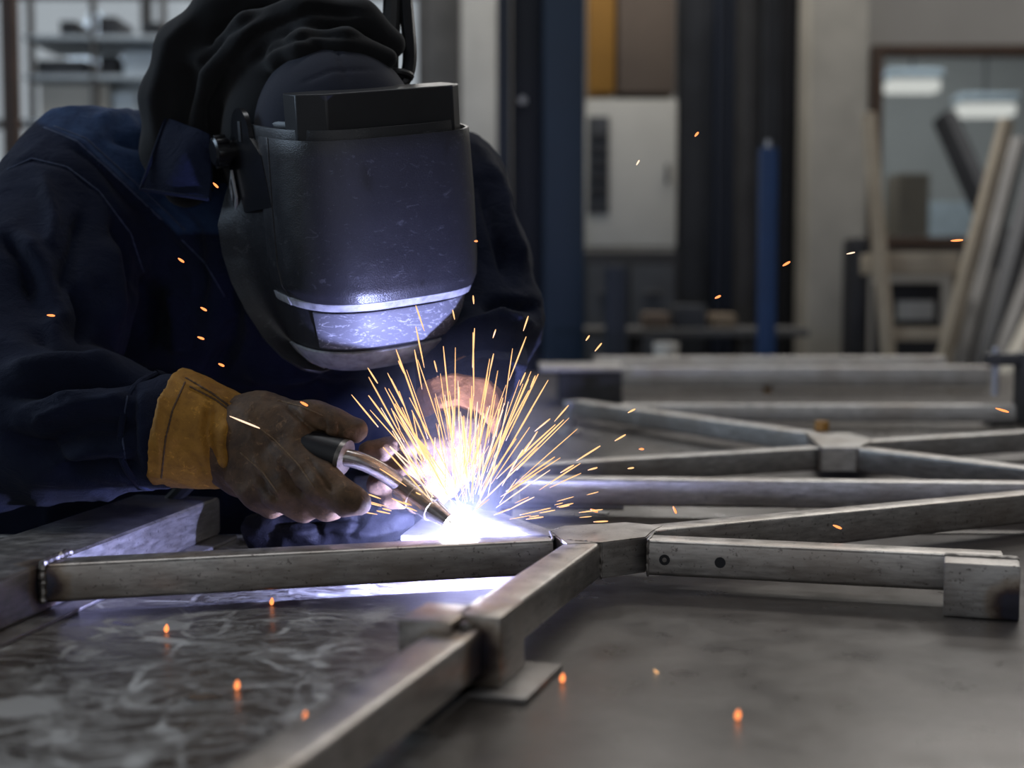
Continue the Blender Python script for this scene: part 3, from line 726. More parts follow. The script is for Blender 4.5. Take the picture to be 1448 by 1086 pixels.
# pads that carry the frame
for px, py in ((830, 585), (1150, 640), (1420, 598), (820, 700), (1380, 712)):
    p = WZ(px, py, 0.007); MB().box(up(p+Vector((0, 0.03, 0)), 0.007), (0.05, 0.05, 0.0135), bev=0.001).build('pad', M['dark_steel'], RF)
o = MB().profile(P2(WZ(795, 518, 0.07))+Vector((0, .028, 0)), P2(WZ(1400, 518, 0.07))+Vector((0, .028, 0)), 0.056, 0.056, T+0.014, r=0.005).build('steel_tube', M['truss'])
tag(o, 'thick square steel tube lying across the far table, in front of another', 'tube', 'thick tubes across the far table')
o = MB().profile(P2(WZ(840, 505, 0.07)), P2(WZ(1330, 504, 0.07)), 0.10, 0.056, T+0.014, r=0.005).build('steel_tube', M['truss'])
tag(o, 'wide flat steel tube farthest away at the far table end', 'tube', 'thick tubes across the far table')
a = WZ(790, 572, 0); b = WZ(880, 572, 0)
t = thing('clamp_block', 'dark steel block on the far table beside the welder\'s elbow', 'block', ((a.x+b.x)/2, a.y+0.1, T))
MB().box(((a.x+b.x)/2, a.y+0.09, T+0.04), (b.x-a.x, 0.18, 0.08), bev=0.004).build('body', M['dark_steel'], t)
MB().box(((a.x+b.x)/2-0.02, a.y+0.10, T+0.085), (b.x-a.x+0.05, 0.24, 0.01), bev=0.002).build('lid', M['truss'], t)
p = WZ(806, 612, 0)
t = thing('screw_jack', 'small pale screw jack standing on the table behind the sparks', 'jack', (p.x, p.y, T))
MB().sweep([(p.x, p.y, T+z) for z in (0, .006, .008, .03)], [.024, .024, .012, .012], 16).build('base', M['truss'], t)
MB().sweep([(p.x, p.y, T+z) for z in (.03, .05, .052, .062)], [.007, .007, .014, .014], 12).build('screw', M['alu'], t)
p = WZ(1440, 600, 0)
t = thing('bench_clamp', 'dark upright clamp on the second table at the end of the rear frame', 'clamp', (p.x, p.y, T))
MB().box((p.x+0.01, p.y, T+0.075), (0.03, 0.05, 0.15), bev=0.004).build('upright', M['dark_steel'], t)
MB().box((p.x-0.02, p.y, T+0.135), (0.10, 0.04, 0.025), bev=0.004).build('jaw', M['dark_steel'], t)
MB().sweep([(p.x-0.05, p.y, T+.16), (p.x-0.05, p.y, T+.06)], 0.007, 10).build('screw', M['alu'], t)
for px, py, lab in ((1085, 551, 'brass nut lying by the thick square tube on the far table'), (1162, 606, 'brass nut lying on the rear frame joint'), (942, 489, 'pale cup standing at the far end of the far table')):
    if 'cup' in lab:
        p = W(px, 500, 4.55); MB_ = MB().sweep([(p.x, p.y, T), (p.x, p.y, T+.07), (p.x, p.y, T+.1)], [.035, .04, .042], 16)
        tag(MB_.build('cup', M['white_cab']), lab, 'cup')
    else:
        zz = 0.0 if py < 560 else ZT+0.001
        p = WZ(px, py+3, zz); tag(MB().sweep([(p.x, p.y, T+zz), (p.x, p.y, T+zz+0.016)], 0.012, 6).build('nut', M['orange']), lab, 'nut')
t = None
# sliver of scrap on the near table
p = WZ(285, 990, 0.0)
tag(MB().prism([(p.x-.012, p.y), (p.x, p.y-.006), (p.x+.014, p.y+.001), (p.x+.004, p.y+.011), (p.x-.008, p.y+.010)], T, T+0.0016).build('metal_offcut', M['nozzle']), 'small pale metal offcut lying on the scuffed table between two glowing beads', 'offcut')
p = WZ(762, 718, 0.0)
tag(MB().box((p.x+.03, p.y, T+0.004), (0.16, 0.012, 0.006), Matrix.Rotation(-0.05, 3, 'Z')).build('filler_rod', M['alu']), 'flat pale strip lying on the table right behind the weld', 'strip')
p = WZ(842, 727, 0.0)
tag(MB().prism([(p.x-.02, p.y+.01), (p.x+.012, p.y-.012), (p.x+.018, p.y+.004), (p.x+.006, p.y+.02)], T, T+0.002).build('metal_offcut', M['alu']), 'thin grey metal scrap on the table behind the tube joint', 'offcut')

# ================================================================== THE WELDER
BASE = Vector((-0.36, 2.02, 0))
Rsh = W(118, 268, 1.74); Rel = W(-12, 588, 1.53); Rwr = W(232, 610, 1.455)
Lsh = W(630, 262, 1.80); Lel = W(690, 452, 1.70); Lwr = W(650, 560, 1.545)
NECK = W(350, 190, 1.74); HEAD = W(470, 205, 1.615); PEL = Vector((-0.33, 2.02, 0.98))
CHEST = W(390, 350, 1.84)
# continuous body: legs, trunk, arms, hands, neck and head with ear, nose and brow
Lh, Rh = PEL+Vector((.10, 0, -.04)), PEL+Vector((-.10, 0, -.04))
legs = lambda s, r: chain([h_ for h_ in ((Rh if s < 0 else Lh), Vector(((Rh if s < 0 else Lh).x, 1.99, 0.52)), Vector(((Rh if s < 0 else Lh).x, 2.05, 0.09)))], r)
YAW, PIT, ROL = math.radians(30), math.radians(9), math.radians(7.5)
FD = Vector((math.sin(YAW)*math.cos(PIT), -math.cos(YAW)*math.cos(PIT), -math.sin(PIT)))
UP = Vector((math.sin(YAW)*math.sin(PIT), -math.cos(YAW)*math.sin(PIT), math.cos(PIT)))
RT = UP.cross(FD)
RT, UP = RT*math.cos(ROL)+UP*math.sin(ROL), UP*math.cos(ROL)-RT*math.sin(ROL)
HR = Matrix((RT, FD, UP)).transposed()          # local (right, forward, up) -> world
HC = W(502, 274, 1.585)                           # middle of the head under the shield
HEADC = HC + UP*0.030 - FD*0.022 - RT*0.008
def hl(x, y, z): return HC + RT*(x*1.05) + FD*(y*1.05) + UP*(z*1.05)
bodyprims = [
    (chain([PEL, CHEST, NECK+Vector((0, .05, -.05))], [.12, .10, .07]) + [cap(Rsh, Lsh, .045, .045)], .06, 0),
    (legs(-1, [.085, .062, .045]) + legs(1, [.085, .062, .045]), .02, .04),
    (chain([Rsh, Rel, Rwr], [.055, .042, .03]), .02, .03), (chain([Lsh, Lel, Lwr], [.055, .042, .03]), .02, .03),
    (chain([NECK+Vector((0, .04, -.03)), HEADC-UP*0.05-FD*0.03], [.062, .055]), .01, .03),
    ([ell(HEADC+UP*.02, (.076, .096, .10), HR), ell(HEADC-UP*.045+FD*.03, (.058, .062, .075), HR)], .03, .02),
    ([cap(HEADC+FD*.092+UP*.0, HEADC+FD*.108-UP*.035, .008, .013), cap(HEADC+FD*.080+UP*.022-RT*.036, HEADC+FD*.080+UP*.022+RT*.036, .009, .009), ell(HEADC+FD*.081+UP*.004-RT*.031, (.013, .008, .008), HR), ell(HEADC+FD*.081+UP*.004+RT*.031, (.013, .008, .008), HR), cap(HEADC+FD*.088-UP*.068-RT*.02, HEADC+FD*.088-UP*.068+RT*.02, .007, .007)], .006, .012),
    ([ell(HEADC-RT*.079-FD*.005-UP*.005, (.009, .020, .032), HR), ell(HEADC+RT*.079-FD*.005-UP*.005, (.009, .020, .032), HR)], .003, .006),
]
V, Q = sdf(bodyprims, 0.0075)
me = bpy.data.meshes.new('person'); me.from_pydata((V-np.array(BASE)).tolist(), [], Q.tolist()); me.update()
ME = link('person', me, M['skin'], None, BASE, angle=None)
tag(ME, 'person in navy work jacket and black hood, bent over the table with a welding torch', 'person')

# ---- jacket
jk = [
    (chain([PEL+Vector((0, 0, -.10)), PEL+Vector((0, -.02, .08)), CHEST, NECK+Vector((-.01, .07, -.075))], [.20, .185, .165, .10]), .08, 0),
    ([cap(W(240, 380, 1.83), W(255, 560, 1.86), .10, .12)], .05, .06),
    ([cap(W(70, 660, 1.90), W(70, 860, 1.93), .13, .15), cap(W(200, 640, 1.92), W(200, 860, 1.95), .12, .14)], .05, .06),
    ([cap(Rsh+Vector((.02, .02, -.005)), NECK+Vector((.0, .06, -.035)), .093, .085), cap(Lsh+Vector((0, .0, -.01)), NECK+Vector((.04, .06, -.05)), .072, .08)], .05, .06),
    (chain([Rsh, Rsh.lerp(Rel, .5)+Vector((-.01, .01, 0)), Rel, Rel.lerp(Rwr, .5), Rwr], [.098, .108, .098, .078, .058]), .035, .035),
    (chain([Lsh, Lsh.lerp(Lel, .55)+Vector((.006, 0, 0)), Lel, Lel.lerp(Lwr, .6), Lwr+Vector((0, .02, 0))], [.068, .064, .061, .054, .047]), .03, .03),
]
V, Q = sdf(jk, 0.0055)
JL = [
    ([(62, 180), (110, 200), (170, 255), (230, 312), (290, 372), (322, 425)], .0045, 6), ([(70, 196), (120, 218), (170, 268), (226, 325), (280, 385), (312, 440)], -.004, 5),
    ([(0, 245), (45, 224), (95, 236), (140, 270), (185, 330), (205, 390)], -.0035, 5),
    ([(318, 380), (328, 430), (326, 490), (300, 540)], -.022, 16),
    ([(20, 320), (60, 380), (80, 450), (70, 500)], .010, 20), ([(120, 290), (105, 360), (85, 420)], -.009, 14), ([(150, 330), (160, 400), (150, 480)], .010, 20),
    ([(200, 380), (215, 440), (205, 500)], -.008, 14), ([(240, 400), (255, 450), (250, 510)], .008, 14),
    ([(0, 560), (80, 545), (160, 532), (235, 522)], -.016, 11), ([(0, 528), (90, 512), (180, 508)], .010, 14),
    ([(30, 600), (110, 574), (200, 566)], .009, 12), ([(40, 640), (120, 605), (195, 600)], -.009, 11), ([(60, 664), (130, 634), (200, 640)], .007, 11),
    ([(0, 610), (50, 632), (130, 676)], -.008, 11), ([(190, 548), (182, 600), (188, 680)], -.006, 6), ([(205, 545), (198, 600), (204, 684)], .004, 6),
    ([(150, 190), (200, 200), (250, 195)], -.006, 10), ([(130, 170), (180, 160), (200, 200)], .005, 10), ([(200, 250), (250, 300), (290, 340)], -.006, 12),
    ([(690, 215), (718, 310), (742, 390)], .007, 11), ([(680, 260), (700, 330), (722, 400)], -.007, 9), ([(676, 432), (720, 428), (768, 436)], -.010, 8),
    ([(640, 470), (700, 452), (764, 466)], .008, 9), ([(622, 506), (680, 484), (758, 492)], -.009, 8), ([(616, 530), (690, 512), (748, 518)], .007, 8), ([(612, 556), (680, 540), (735, 545)], -.007, 7),
    ([(0, 330), (35, 370), (50, 430)], -.009, 10), ([(60, 250), (75, 310), (70, 360)], .006, 10), ([(160, 300), (180, 360), (185, 420)], -.008, 9), ([(100, 400), (120, 450), (115, 505)], -.008, 9), ([(40, 470), (90, 490), (150, 485)], -.007, 8), ([(20, 585), (90, 560), (170, 552)], .006, 8), ([(100, 665), (150, 655), (195, 665)], -.006, 7), ([(270, 320), (285, 380), (280, 450)], -.006, 9), ([(420, 540), (470, 560), (540, 550)], -.012, 16), ([(340, 520), (400, 530), (460, 520)], .010, 14),
]
JL = [(a, max(-.022, min(.018, b*2.0)) if abs(b) > .005 else b*1.2, c*.8) for a, b, c in JL]
V = creases(V, Q, JL, wob=0.006, wscale=11, stretch=(1.3, 1.1, .9), seed=3.1)
V = relax(V, Q, 1, .35)
jo = body_obj('jacket', (V, Q), M['jacket'], ME)
# the cloth over the shoulders is worn paler than the sleeves, up to the armhole seam
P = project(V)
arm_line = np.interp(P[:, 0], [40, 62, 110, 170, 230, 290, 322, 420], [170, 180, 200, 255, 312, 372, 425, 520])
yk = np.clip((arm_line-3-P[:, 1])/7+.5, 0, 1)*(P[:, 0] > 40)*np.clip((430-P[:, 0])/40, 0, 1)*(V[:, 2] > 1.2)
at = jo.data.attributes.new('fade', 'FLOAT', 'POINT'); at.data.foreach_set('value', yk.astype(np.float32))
for ln in ([(62, 180), (110, 200), (170, 255), (230, 312), (290, 372), (318, 420)], [(76, 178), (122, 196), (182, 250), (240, 304), (262, 326)], [(10, 240), (45, 224), (95, 236), (140, 270), (185, 330), (203, 385)],
           [(180, 560), (172, 610), (180, 672)]):
    seam((V, Q), ln, .0011, M['stitch'], jo)
# collar flap with a stitched edge
def sheet(pts, thick, n=10):
    """small cloth flap through four measured corners, bulging a little"""
    a, b, c, d = [Vector(p) for p in pts]; nrm = (b-a).cross(d-a).normalized(); g = []
    if nrm.dot(CAM-a) < 0: nrm = -nrm
    for k, off in ((0, 0), (1, -thick)):
        for i in range(n+1):
            for j in range(n+1):
                u, v = i/n, j/n
                p = (a.lerp(b, u)).lerp(d.lerp(c, u), v)
                g.append(p + nrm*(off + 0.010*math.sin(math.pi*u)*math.sin(math.pi*(0.2+0.8*v))+0.002*math.sin(9*u+4*v)))
    N1 = (n+1)**2; f = []
    for i in range(n):
        for j in range(n):
            q = (i*(n+1)+j, (i+1)*(n+1)+j, (i+1)*(n+1)+j+1, i*(n+1)+j+1); f += [q, tuple(x+N1 for x in q[::-1])]
    for i in range(n):
        for q in ((i*(n+1), (i+1)*(n+1)), ((i+1)*(n+1)+n, i*(n+1)+n), (i+1, i), (n*(n+1)+i, n*(n+1)+i+1)):
            f.append((q[1], q[0], q[0]+N1, q[1]+N1))
    return MB().add(g, f)
c0, c1, c2, c3_ = W(236, 168, 1.645), W(296, 190, 1.60), W(296, 282, 1.60), W(200, 268, 1.615)
co_ = sheet((c0, c1, c2, c3_), .004).build('collar', M['jacket'], jo, angle=60)
MB().sweep([c0.lerp(c3_, k/6)+Vector((0, -.004, 0)) for k in range(7)] + [c3_.lerp(c2, k/6)+Vector((0, -.004, 0)) for k in range(1, 7)], .0022, 6).build('hem', M['jacket'], co_)
# sleeve hem
ax = (Rwr-Rel).normalized()
def ring(c, axis, r, tube, n=28, ry=1.0):
    u = axis.cross(Vector((0, 1, 0))).normalized(); w = axis.cross(u)
    return MB().sweep([c+(u*math.cos(2*math.pi*k/n)+w*math.sin(2*math.pi*k/n)*ry)*r*(1+.02*math.sin(5*k)) for k in range(n+1)], tube, 8, cap=False)
ring(Rwr-ax*.012, ax, .0585, .0035).build('hem', M['jacket'], jo)
# trousers and boots
V, Q = sdf([([cap(PEL+Vector((-.05, 0, 0)), PEL+Vector((.05, 0, 0)), .15, .15)], .02, 0), (legs(-1, [.11, .085, .075]) + legs(1, [.11, .085, .075]), .02, .05)], 0.012)
body_obj('trousers', (V, Q), M['trousers'], ME)
for h_ in (Rh, Lh):
    V, Q = sdf([(chain([(h_.x, 2.06, .12), (h_.x, 2.04, .05), (h_.x, 1.88, .04)], [.06, .055, .042]), .02, 0)], 0.008, cut=lambda X, Y, Z: -(Z-0.0)+0*X+0*Y)
    body_obj('boot', (V, Q), M['rubber'], ME)

# ---- hood and cap
def wp(l): return [W(*p) for p in l]
hd = [
    ([ell(HEADC-FD*.085+UP*.02-RT*.005, (.096, .080, .120), HR), ell(W(325, 215, 1.77), (.085, .09, .10))], .05, 0),
    (chain(wp([(262, 262, 1.67), (240, 215, 1.67), (238, 140, 1.67), (262, 70, 1.66), (320, 18, 1.655), (410, -22, 1.65), (490, -25, 1.64)]), [.026, .030, .030, .030, .032, .032, .03]), .02, .028),
    (chain(wp([(282, 232, 1.665), (278, 160, 1.655), (300, 96, 1.63), (356, 50, 1.60), (440, 25, 1.58), (510, 30, 1.585), (552, 62, 1.59)]), [.016, .020, .022, .024, .024, .022, .018]), .014, .016),
    (chain(wp([(372, 98, 1.60), (396, 80, 1.57), (430, 66, 1.55), (490, 60, 1.545), (548, 82, 1.56)]), [.012, .015, .017, .016, .012]), .01, .012),
]
def hoodcut(X, Y, Z):
    # the face opening
    c = HEADC + FD*0.06 - UP*0.01
    x, y, z = X-c.x, Y-c.y, Z-c.z
    q = [(HR[0][i]*x+HR[1][i]*y+HR[2][i]*z) for i in range(3)]
    return -(np.sqrt((q[0]/.082)**2+(q[1]/.12)**2+(q[2]/.085)**2)-1)*.08
V, Q = sdf(hd, 0.0038, cut=hoodcut)
HL = [([(322, 96), (365, 45), (440, 14), (520, 18)], -.010, 7), ([(262, 260), (256, 180), (268, 100), (312, 45), (390, 0)], -.012, 8), ([(300, 215), (298, 150), (330, 90)], -.006, 6),
      ([(225, 230), (214, 140), (236, 60), (290, 5)], .004, 9), ([(290, 60), (350, 15), (430, -8)], .006, 8), ([(400, 40), (450, 62), (470, 100)], -.003, 5), ([(345, 100), (380, 66), (440, 46), (530, 52)], -.006, 5)]
V = creases(V, Q, HL, wob=.002, wscale=5, seed=8.2)
V = relax(V, Q, 1, .4)
body_obj('hood', (V, Q), M['hood'], ME)
V, Q = sdf([([ell(HEADC+UP*.035-FD*.0, (.088, .104, .098), HR)], .01, 0)], 0.004, cut=lambda X, Y, Z: -((X-HEADC.x)*UP.x+(Y-HEADC.y)*UP.y+(Z-HEADC.z)*UP.z-0.02))
V = creases(V, Q, [([(470, 60), (485, 90), (492, 120)], -.002, 2.5), ([(420, 120), (470, 100), (540, 98)], -.0015, 2.5)])
body_obj('cap', (V, Q), M['cap'], ME)

# ---- gloves
def wr(l): return [W(x, y, Y) for x, y, Y, r in l], [r*Y/FPX for x, y, Y, r in l]
def gl(l): return chain(*wr(l))
GR = bpy.data.objects.new('glove', None); COL.objects.link(GR); GR.parent = ME; GR.location = W(380, 640, 1.42)-BASE
hand = [
    (gl([(330, 622, 1.44, 62), (385, 636, 1.425, 60), (428, 640, 1.41, 46)]) + gl([(345, 655, 1.43, 46), (400, 672, 1.41, 40)]) + gl([(370, 600, 1.42, 46), (430, 622, 1.40, 38)]), .02, 0),
    (gl([(400, 600, 1.41, 30), (440, 592, 1.395, 26), (470, 600, 1.39, 24), (503, 608, 1.388, 19)]), .008, .012),                     # thumb
    (gl([(415, 652, 1.378, 31), (456, 684, 1.356, 28), (490, 706, 1.344, 23), (507, 710, 1.342, 19)]), .008, .010),                   # index
    (gl([(405, 650, 1.385, 32), (432, 690, 1.372, 27), (462, 716, 1.362, 20), (471, 716, 1.366, 17)]), .008, .005),                    # middle
    (gl([(375, 665, 1.39, 30), (398, 698, 1.372, 25), (428, 718, 1.370, 19), (440, 717, 1.376, 16)]), .008, .005),                     # ring
    (gl([(345, 670, 1.40, 28), (362, 698, 1.388, 22), (384, 714, 1.392, 17), (398, 714, 1.402, 14)]), .008, .005),                     # little
]
V, Q = sdf(hand, 0.0021)
V = creases(V, Q, [([(398, 566), (420, 590), (448, 612), (470, 640)], -.004, 4), ([(330, 590), (365, 605), (400, 640), (430, 668)], .0018, 2.2), ([(440, 610), (470, 628), (500, 640)], -.005, 6),
                   ([(430, 640), (455, 672), (470, 700)], -.003, 4), ([(395, 655), (412, 690), (430, 705)], -.004, 4), ([(362, 668), (375, 695), (395, 710)], -.004, 4),
                   ([(455, 590), (460, 605), (455, 618)], -.002, 3), ([(478, 598), (482, 610), (476, 622)], -.0015, 3), ([(310, 560), (305, 610), (315, 670)], -.005, 8), ([(470, 660), (482, 652), (494, 650)], -.002, 3)],
            wob=.0016, wscale=34, seed=1.7, gain=1.5)
ho = body_obj('hand_shell', (V, Q), M['glove'], GR)
for ln in ([(352, 594), (388, 622), (420, 655), (445, 690)], [(392, 566), (424, 574), (456, 588)], [(340, 640), (372, 668), (395, 700)]): seam((V, Q), ln, .0009, M['brown_thread'], ho, n=14)
def gauntlet(pts, mat, par, cr, sm=()):
    P_, R_ = wr(pts); d = (P_[1]-P_[0]).normalized(); a = P_[0]
    V, Q = sdf([(chain(P_, R_), .01, 0), ([cap(P_[0]-d*.03, P_[0], R_[0]*1.0, R_[0])], .01, .01)], 0.0024, cut=lambda X, Y, Z: np.maximum(-((X-a.x)*d.x+(Y-a.y)*d.y+(Z-a.z)*d.z), -dist(cap(a-d*.02, P_[1], R_[0]*.90, R_[1]*.88), X, Y, Z)))
    V = creases(V, Q, cr, wob=.0018, wscale=24, seed=5.5, gain=1.5)
    o = body_obj('gauntlet', (V, Q), mat, par)
    for ln in sm: seam((V, Q), ln, .0011, M['glove'], o, n=14)
    o['label'] = 'yellow leather gauntlet cuff'
    return o
gauntlet([(238, 603, 1.448, 83), (285, 614, 1.446, 75), (322, 622, 1.442, 65), (345, 626, 1.438, 58)], M['gauntlet'], GR,
         [([(255, 540), (305, 560), (350, 590), (390, 625)], .003, 2.2), ([(230, 545), (222, 600), (226, 675)], .002, 3), ([(300, 565), (292, 610), (305, 680)], -.005, 8), ([(320, 590), (312, 630), (322, 670)], .004, 8), ([(240, 620), (270, 650), (290, 680)], -.003, 9)],
         [[(262, 534), (300, 556), (340, 586), (356, 600)], [(262, 540), (244, 580), (234, 620), (228, 676)], [(268, 546), (306, 566), (342, 594)]])
GL = bpy.data.objects.new('glove', None); COL.objects.link(GL); GL.parent = ME; GL.location = W(610, 650, 1.47)-BASE
hand = [
    (gl([(648, 612, 1.50, 48), (632, 642, 1.495, 44), (610, 662, 1.48, 38)]), .02, 0),
    (gl([(612, 634, 1.465, 24), (572, 634, 1.45, 21), (545, 640, 1.445, 19), (524, 638, 1.442, 17)]), .007, .010),       # index
    (gl([(612, 655, 1.46, 24), (575, 668, 1.44, 22), (548, 676, 1.437, 19), (534, 684, 1.437, 17)]), .007, .005),       # middle
    (gl([(618, 675, 1.46, 23), (590, 690, 1.438, 20), (566, 700, 1.436, 18), (552, 706, 1.44, 16)]), .007, .005),       # ring
    (gl([(630, 685, 1.465, 21), (612, 700, 1.45, 18), (596, 710, 1.45, 15), (586, 714, 1.452, 13)]), .007, .005),       # little
    (gl([(630, 626, 1.49, 24), (604, 612, 1.50, 20), (582, 616, 1.505, 17), (564, 624, 1.505, 15)]), .007, .010),      # thumb
]
V, Q = sdf(hand, 0.0021)
V = creases(V, Q, [([(560, 622), (566, 640), (562, 655)], -.003, 3), ([(598, 625), (592, 650), (600, 690)], -.003, 4)], wob=.0016, wscale=34, seed=9.7, gain=1.5)
body_obj('hand_shell', (V, Q), M['glove'], GL)
gauntlet([(652, 560, 1.535, 60), (650, 590, 1.52, 56), (645, 618, 1.505, 50)], M['orange_gauntlet'], GL, [([(610, 600), (650, 590), (690, 600)], -.004, 7)])

# ================================================================== WELDING TORCH
t = thing('welding_torch', 'curved-neck welding torch held in the gloves over the tube', 'torch', W(500, 660, 1.40))
hA, hB = W(434, 630, 1.385), W(484, 646, 1.372)
ha = (hB-hA).normalized()
MB().sweep([hA-ha*.05, hA, hB-ha*.004, hB], [.014, .0165, .0175, .0165], 20).build('handle', M['black_plastic'], t)
MB().sweep([hB-ha*.001, hB+ha*.004, hB+ha*.0045], [.0178, .0178, .0125], 24).build('collar', M['bead'], t)
def bez(p, n=16):
    out = []
    for i in range(n+1):
        s = i/n; q = list(p)
        while len(q) > 1: q = [q[k].lerp(q[k+1], s) for k in range(len(q)-1)]
        out.append(q[0])
    return out
tip = ARC + Vector((-0.010, -0.004, 0.007))
n0 = W(568, 688, 1.402); nd_ = (tip-n0).normalized()
MB().sweep(bez([hB, W(514, 650, 1.376), W(542, 664, 1.388), n0+nd_*.004]), .0088, 18).build('neck', M['nozzle'], t)
l_ = (tip-n0).length
MB().sweep([n0, n0+nd_*.001, n0+nd_*l_*.30, n0+nd_*l_*.31, n0+nd_*l_*.66, n0+nd_*l_*.67, n0+nd_*l_], [.0126, .0142, .0142, .0132, .0124, .0110, .0074], 24).build('nozzle', M['nozzle'], t)
MB().sweep([tip-nd_*.004, tip+nd_*.006], [.003, .0015], 10).build('contact_tip', M['bead'], t)
MB().box(hA+ha*.012+Vector((0, -.004, -.015)), (.03, .008, .012), ha.to_track_quat('X', 'Z').to_matrix(), bev=.003).build('trigger', M['black_plastic'], t)
cb = bez([hA-ha*.045, hA-ha*.12+Vector((0, .08, -.005)), W(300, 700, 1.62), Vector((-.42, 1.70, T+.01)), Vector((-.62, 1.72, T-.05)), Vector((-.75, 1.78, .35)), Vector((-1.0, 1.9, .02)), Vector((-1.5, 2.0, .014))], 40)
MB().sweep(cb, .009, 10).build('cable', M['rubber'], t)

# crumpled dark cloth on the table behind the tube, below the gloves
V, Q = sdf([(gl([(372, 752, 1.53, 30), (430, 748, 1.52, 34), (500, 745, 1.51, 34), (548, 740, 1.50, 24)]) + gl([(400, 735, 1.55, 28), (470, 728, 1.55, 28), (540, 724, 1.54, 22)]) + gl([(530, 752, 1.49, 18), (572, 734, 1.495, 12)]), .012, 0)], .003, cut=lambda X, Y, Z: -(Z-T-0.0005)+0*X+0*Y)
V = creases(V, Q, [([(380, 740), (440, 730), (520, 735)], -.008, 5), ([(400, 755), (470, 748), (540, 758)], .006, 5), ([(420, 720), (450, 740), (450, 765)], -.007, 5), ([(500, 715), (510, 740), (490, 765)], -.007, 5)], wob=.006, wscale=22, seed=4.4)
me = bpy.data.meshes.new('cloth'); off = W(450, 750, 1.45); off.z = T
V[:, 2] = np.maximum(V[:, 2], T+0.0004)
me.from_pydata((V-np.array(off)).tolist(), [], Q.tolist()); me.update()
tag(link('cloth', me, M['rag'], None, off, angle=None), 'crumpled dark cloth on the table under the gloved hands', 'cloth')

# ================================================================== WELDING HELMET
HM = thing('welding_helmet', 'black scuffed welding helmet worn by the person, shield facing the weld', 'helmet', HC)
def contour(w, d, yb, n=3.0, k=22, flare=0.0):
    """plan section: straight cheeks from yb forward, then a rounded front"""
    out = []
    for i in range(5):
        s = i/5; out.append((-w - flare*(1-s)**3, yb + (0.0-yb)*s))
    for i in range(k+1):
        a = math.pi*(1-i/k); c, s = math.cos(a), math.sin(a)
        out.append((w*math.copysign(abs(c)**(2/n), c), d*abs(s)**(2/n)))
    for i in range(5):
        s = 1-(i+1)/5; out.append((w + flare*(1-s)**3, yb + (0.0-yb)*s))
    return out
def loft(levels, thick, name, mat, par, n=3.0, sub=4, flare=0.0, part=None):
    L2 = []
    for i in range(len(levels)-1):
        for s in range(sub): L2.append([a+(b-a)*s/sub for a, b in zip(levels[i], levels[i+1])])
    L2.append(list(levels[-1])); g = []; cols = None
    for z, w, d, yb in L2:
        c = contour(w, d, yb, n, flare=flare*min(1, max(.08, (.03-z)/.06)))
        if part: c = c[part[0]:part[1]]
        cols = len(c); g += [hl(x, y, z) for x, y in c]
    f = [(i*cols+j, i*cols+j+1, (i+1)*cols+j+1, (i+1)*cols+j) for i in range(len(L2)-1) for j in range(cols-1)]
    o = MB().add(g, f).build(name, mat, par, angle=50)
    md = o.modifiers.new('s', 'SOLIDIFY'); md.thickness = thick; md.offset = 0
    bv = o.modifiers.new('b', 'BEVEL'); bv.width = .0008; bv.segments = 2; bv.limit_method = 'ANGLE'; bv.angle_limit = 1.0
    return o
loft([(.078, .097, .112, -.080), (.03, .098, .115, -.088), (.0, .098, .116, -.090), (-.06, .097, .117, -.082), (-.090, .0955, .115, -.064), (-.118, .091, .108, -.038), (-.142, .084, .096, -.012), (-.160, .073, .081, .012), (-.172, .058, .063, .030), (-.177, .040, .045, .034)], .003, 'shell', M['shell'], HM, flare=.026)
loft([(.069, .101, .121, .03), (.0, .102, .127, .03), (-.06, .1015, .129, .03), (-.080, .100, .128, .035), (-.090, .096, .125, .045)], .0035, 'front_cover', M['shell'], HM, n=3.6)
loft([(-.0905, .0975, .1240, .04), (-.0985, .0955, .1195, .045)], .003, 'lip', M['arc_lit_shell'], HM, n=3.4)
loft([(-.102, .0962, .1135, .0), (-.118, .0928, .1098, .0), (-.142, .0858, .0978, .0)], .003, 'lens_cover', M['lens'], HM, part=(9, 26))
loft([(-.1470, .0850, .0955, .012), (-.156, .0800, .088, .02), (-.166, .0720, .077, .026), (-.173, .060, .064, .032)], .003, 'chin_ridge', M['arc_lit_shell'], HM)
# box at the brow with chamfered corners
bx = [(-.089, .045), (-.089, .078), (-.066, .100), (.070, .100), (.085, .084), (.085, .045)]
g = [hl(x, y, z) for z in (.060, .112) for x, y in bx]; nb = len(bx)
fb = [tuple(range(nb))[::-1], tuple(range(nb, 2*nb))] + [(i, (i+1) % nb, nb+(i+1) % nb, nb+i) for i in range(nb)]
o = MB().add(g, fb).build('lens_housing', M['black_plastic'], HM, angle=20)
bv = o.modifiers.new('b', 'BEVEL'); bv.width = .0015; bv.segments = 2
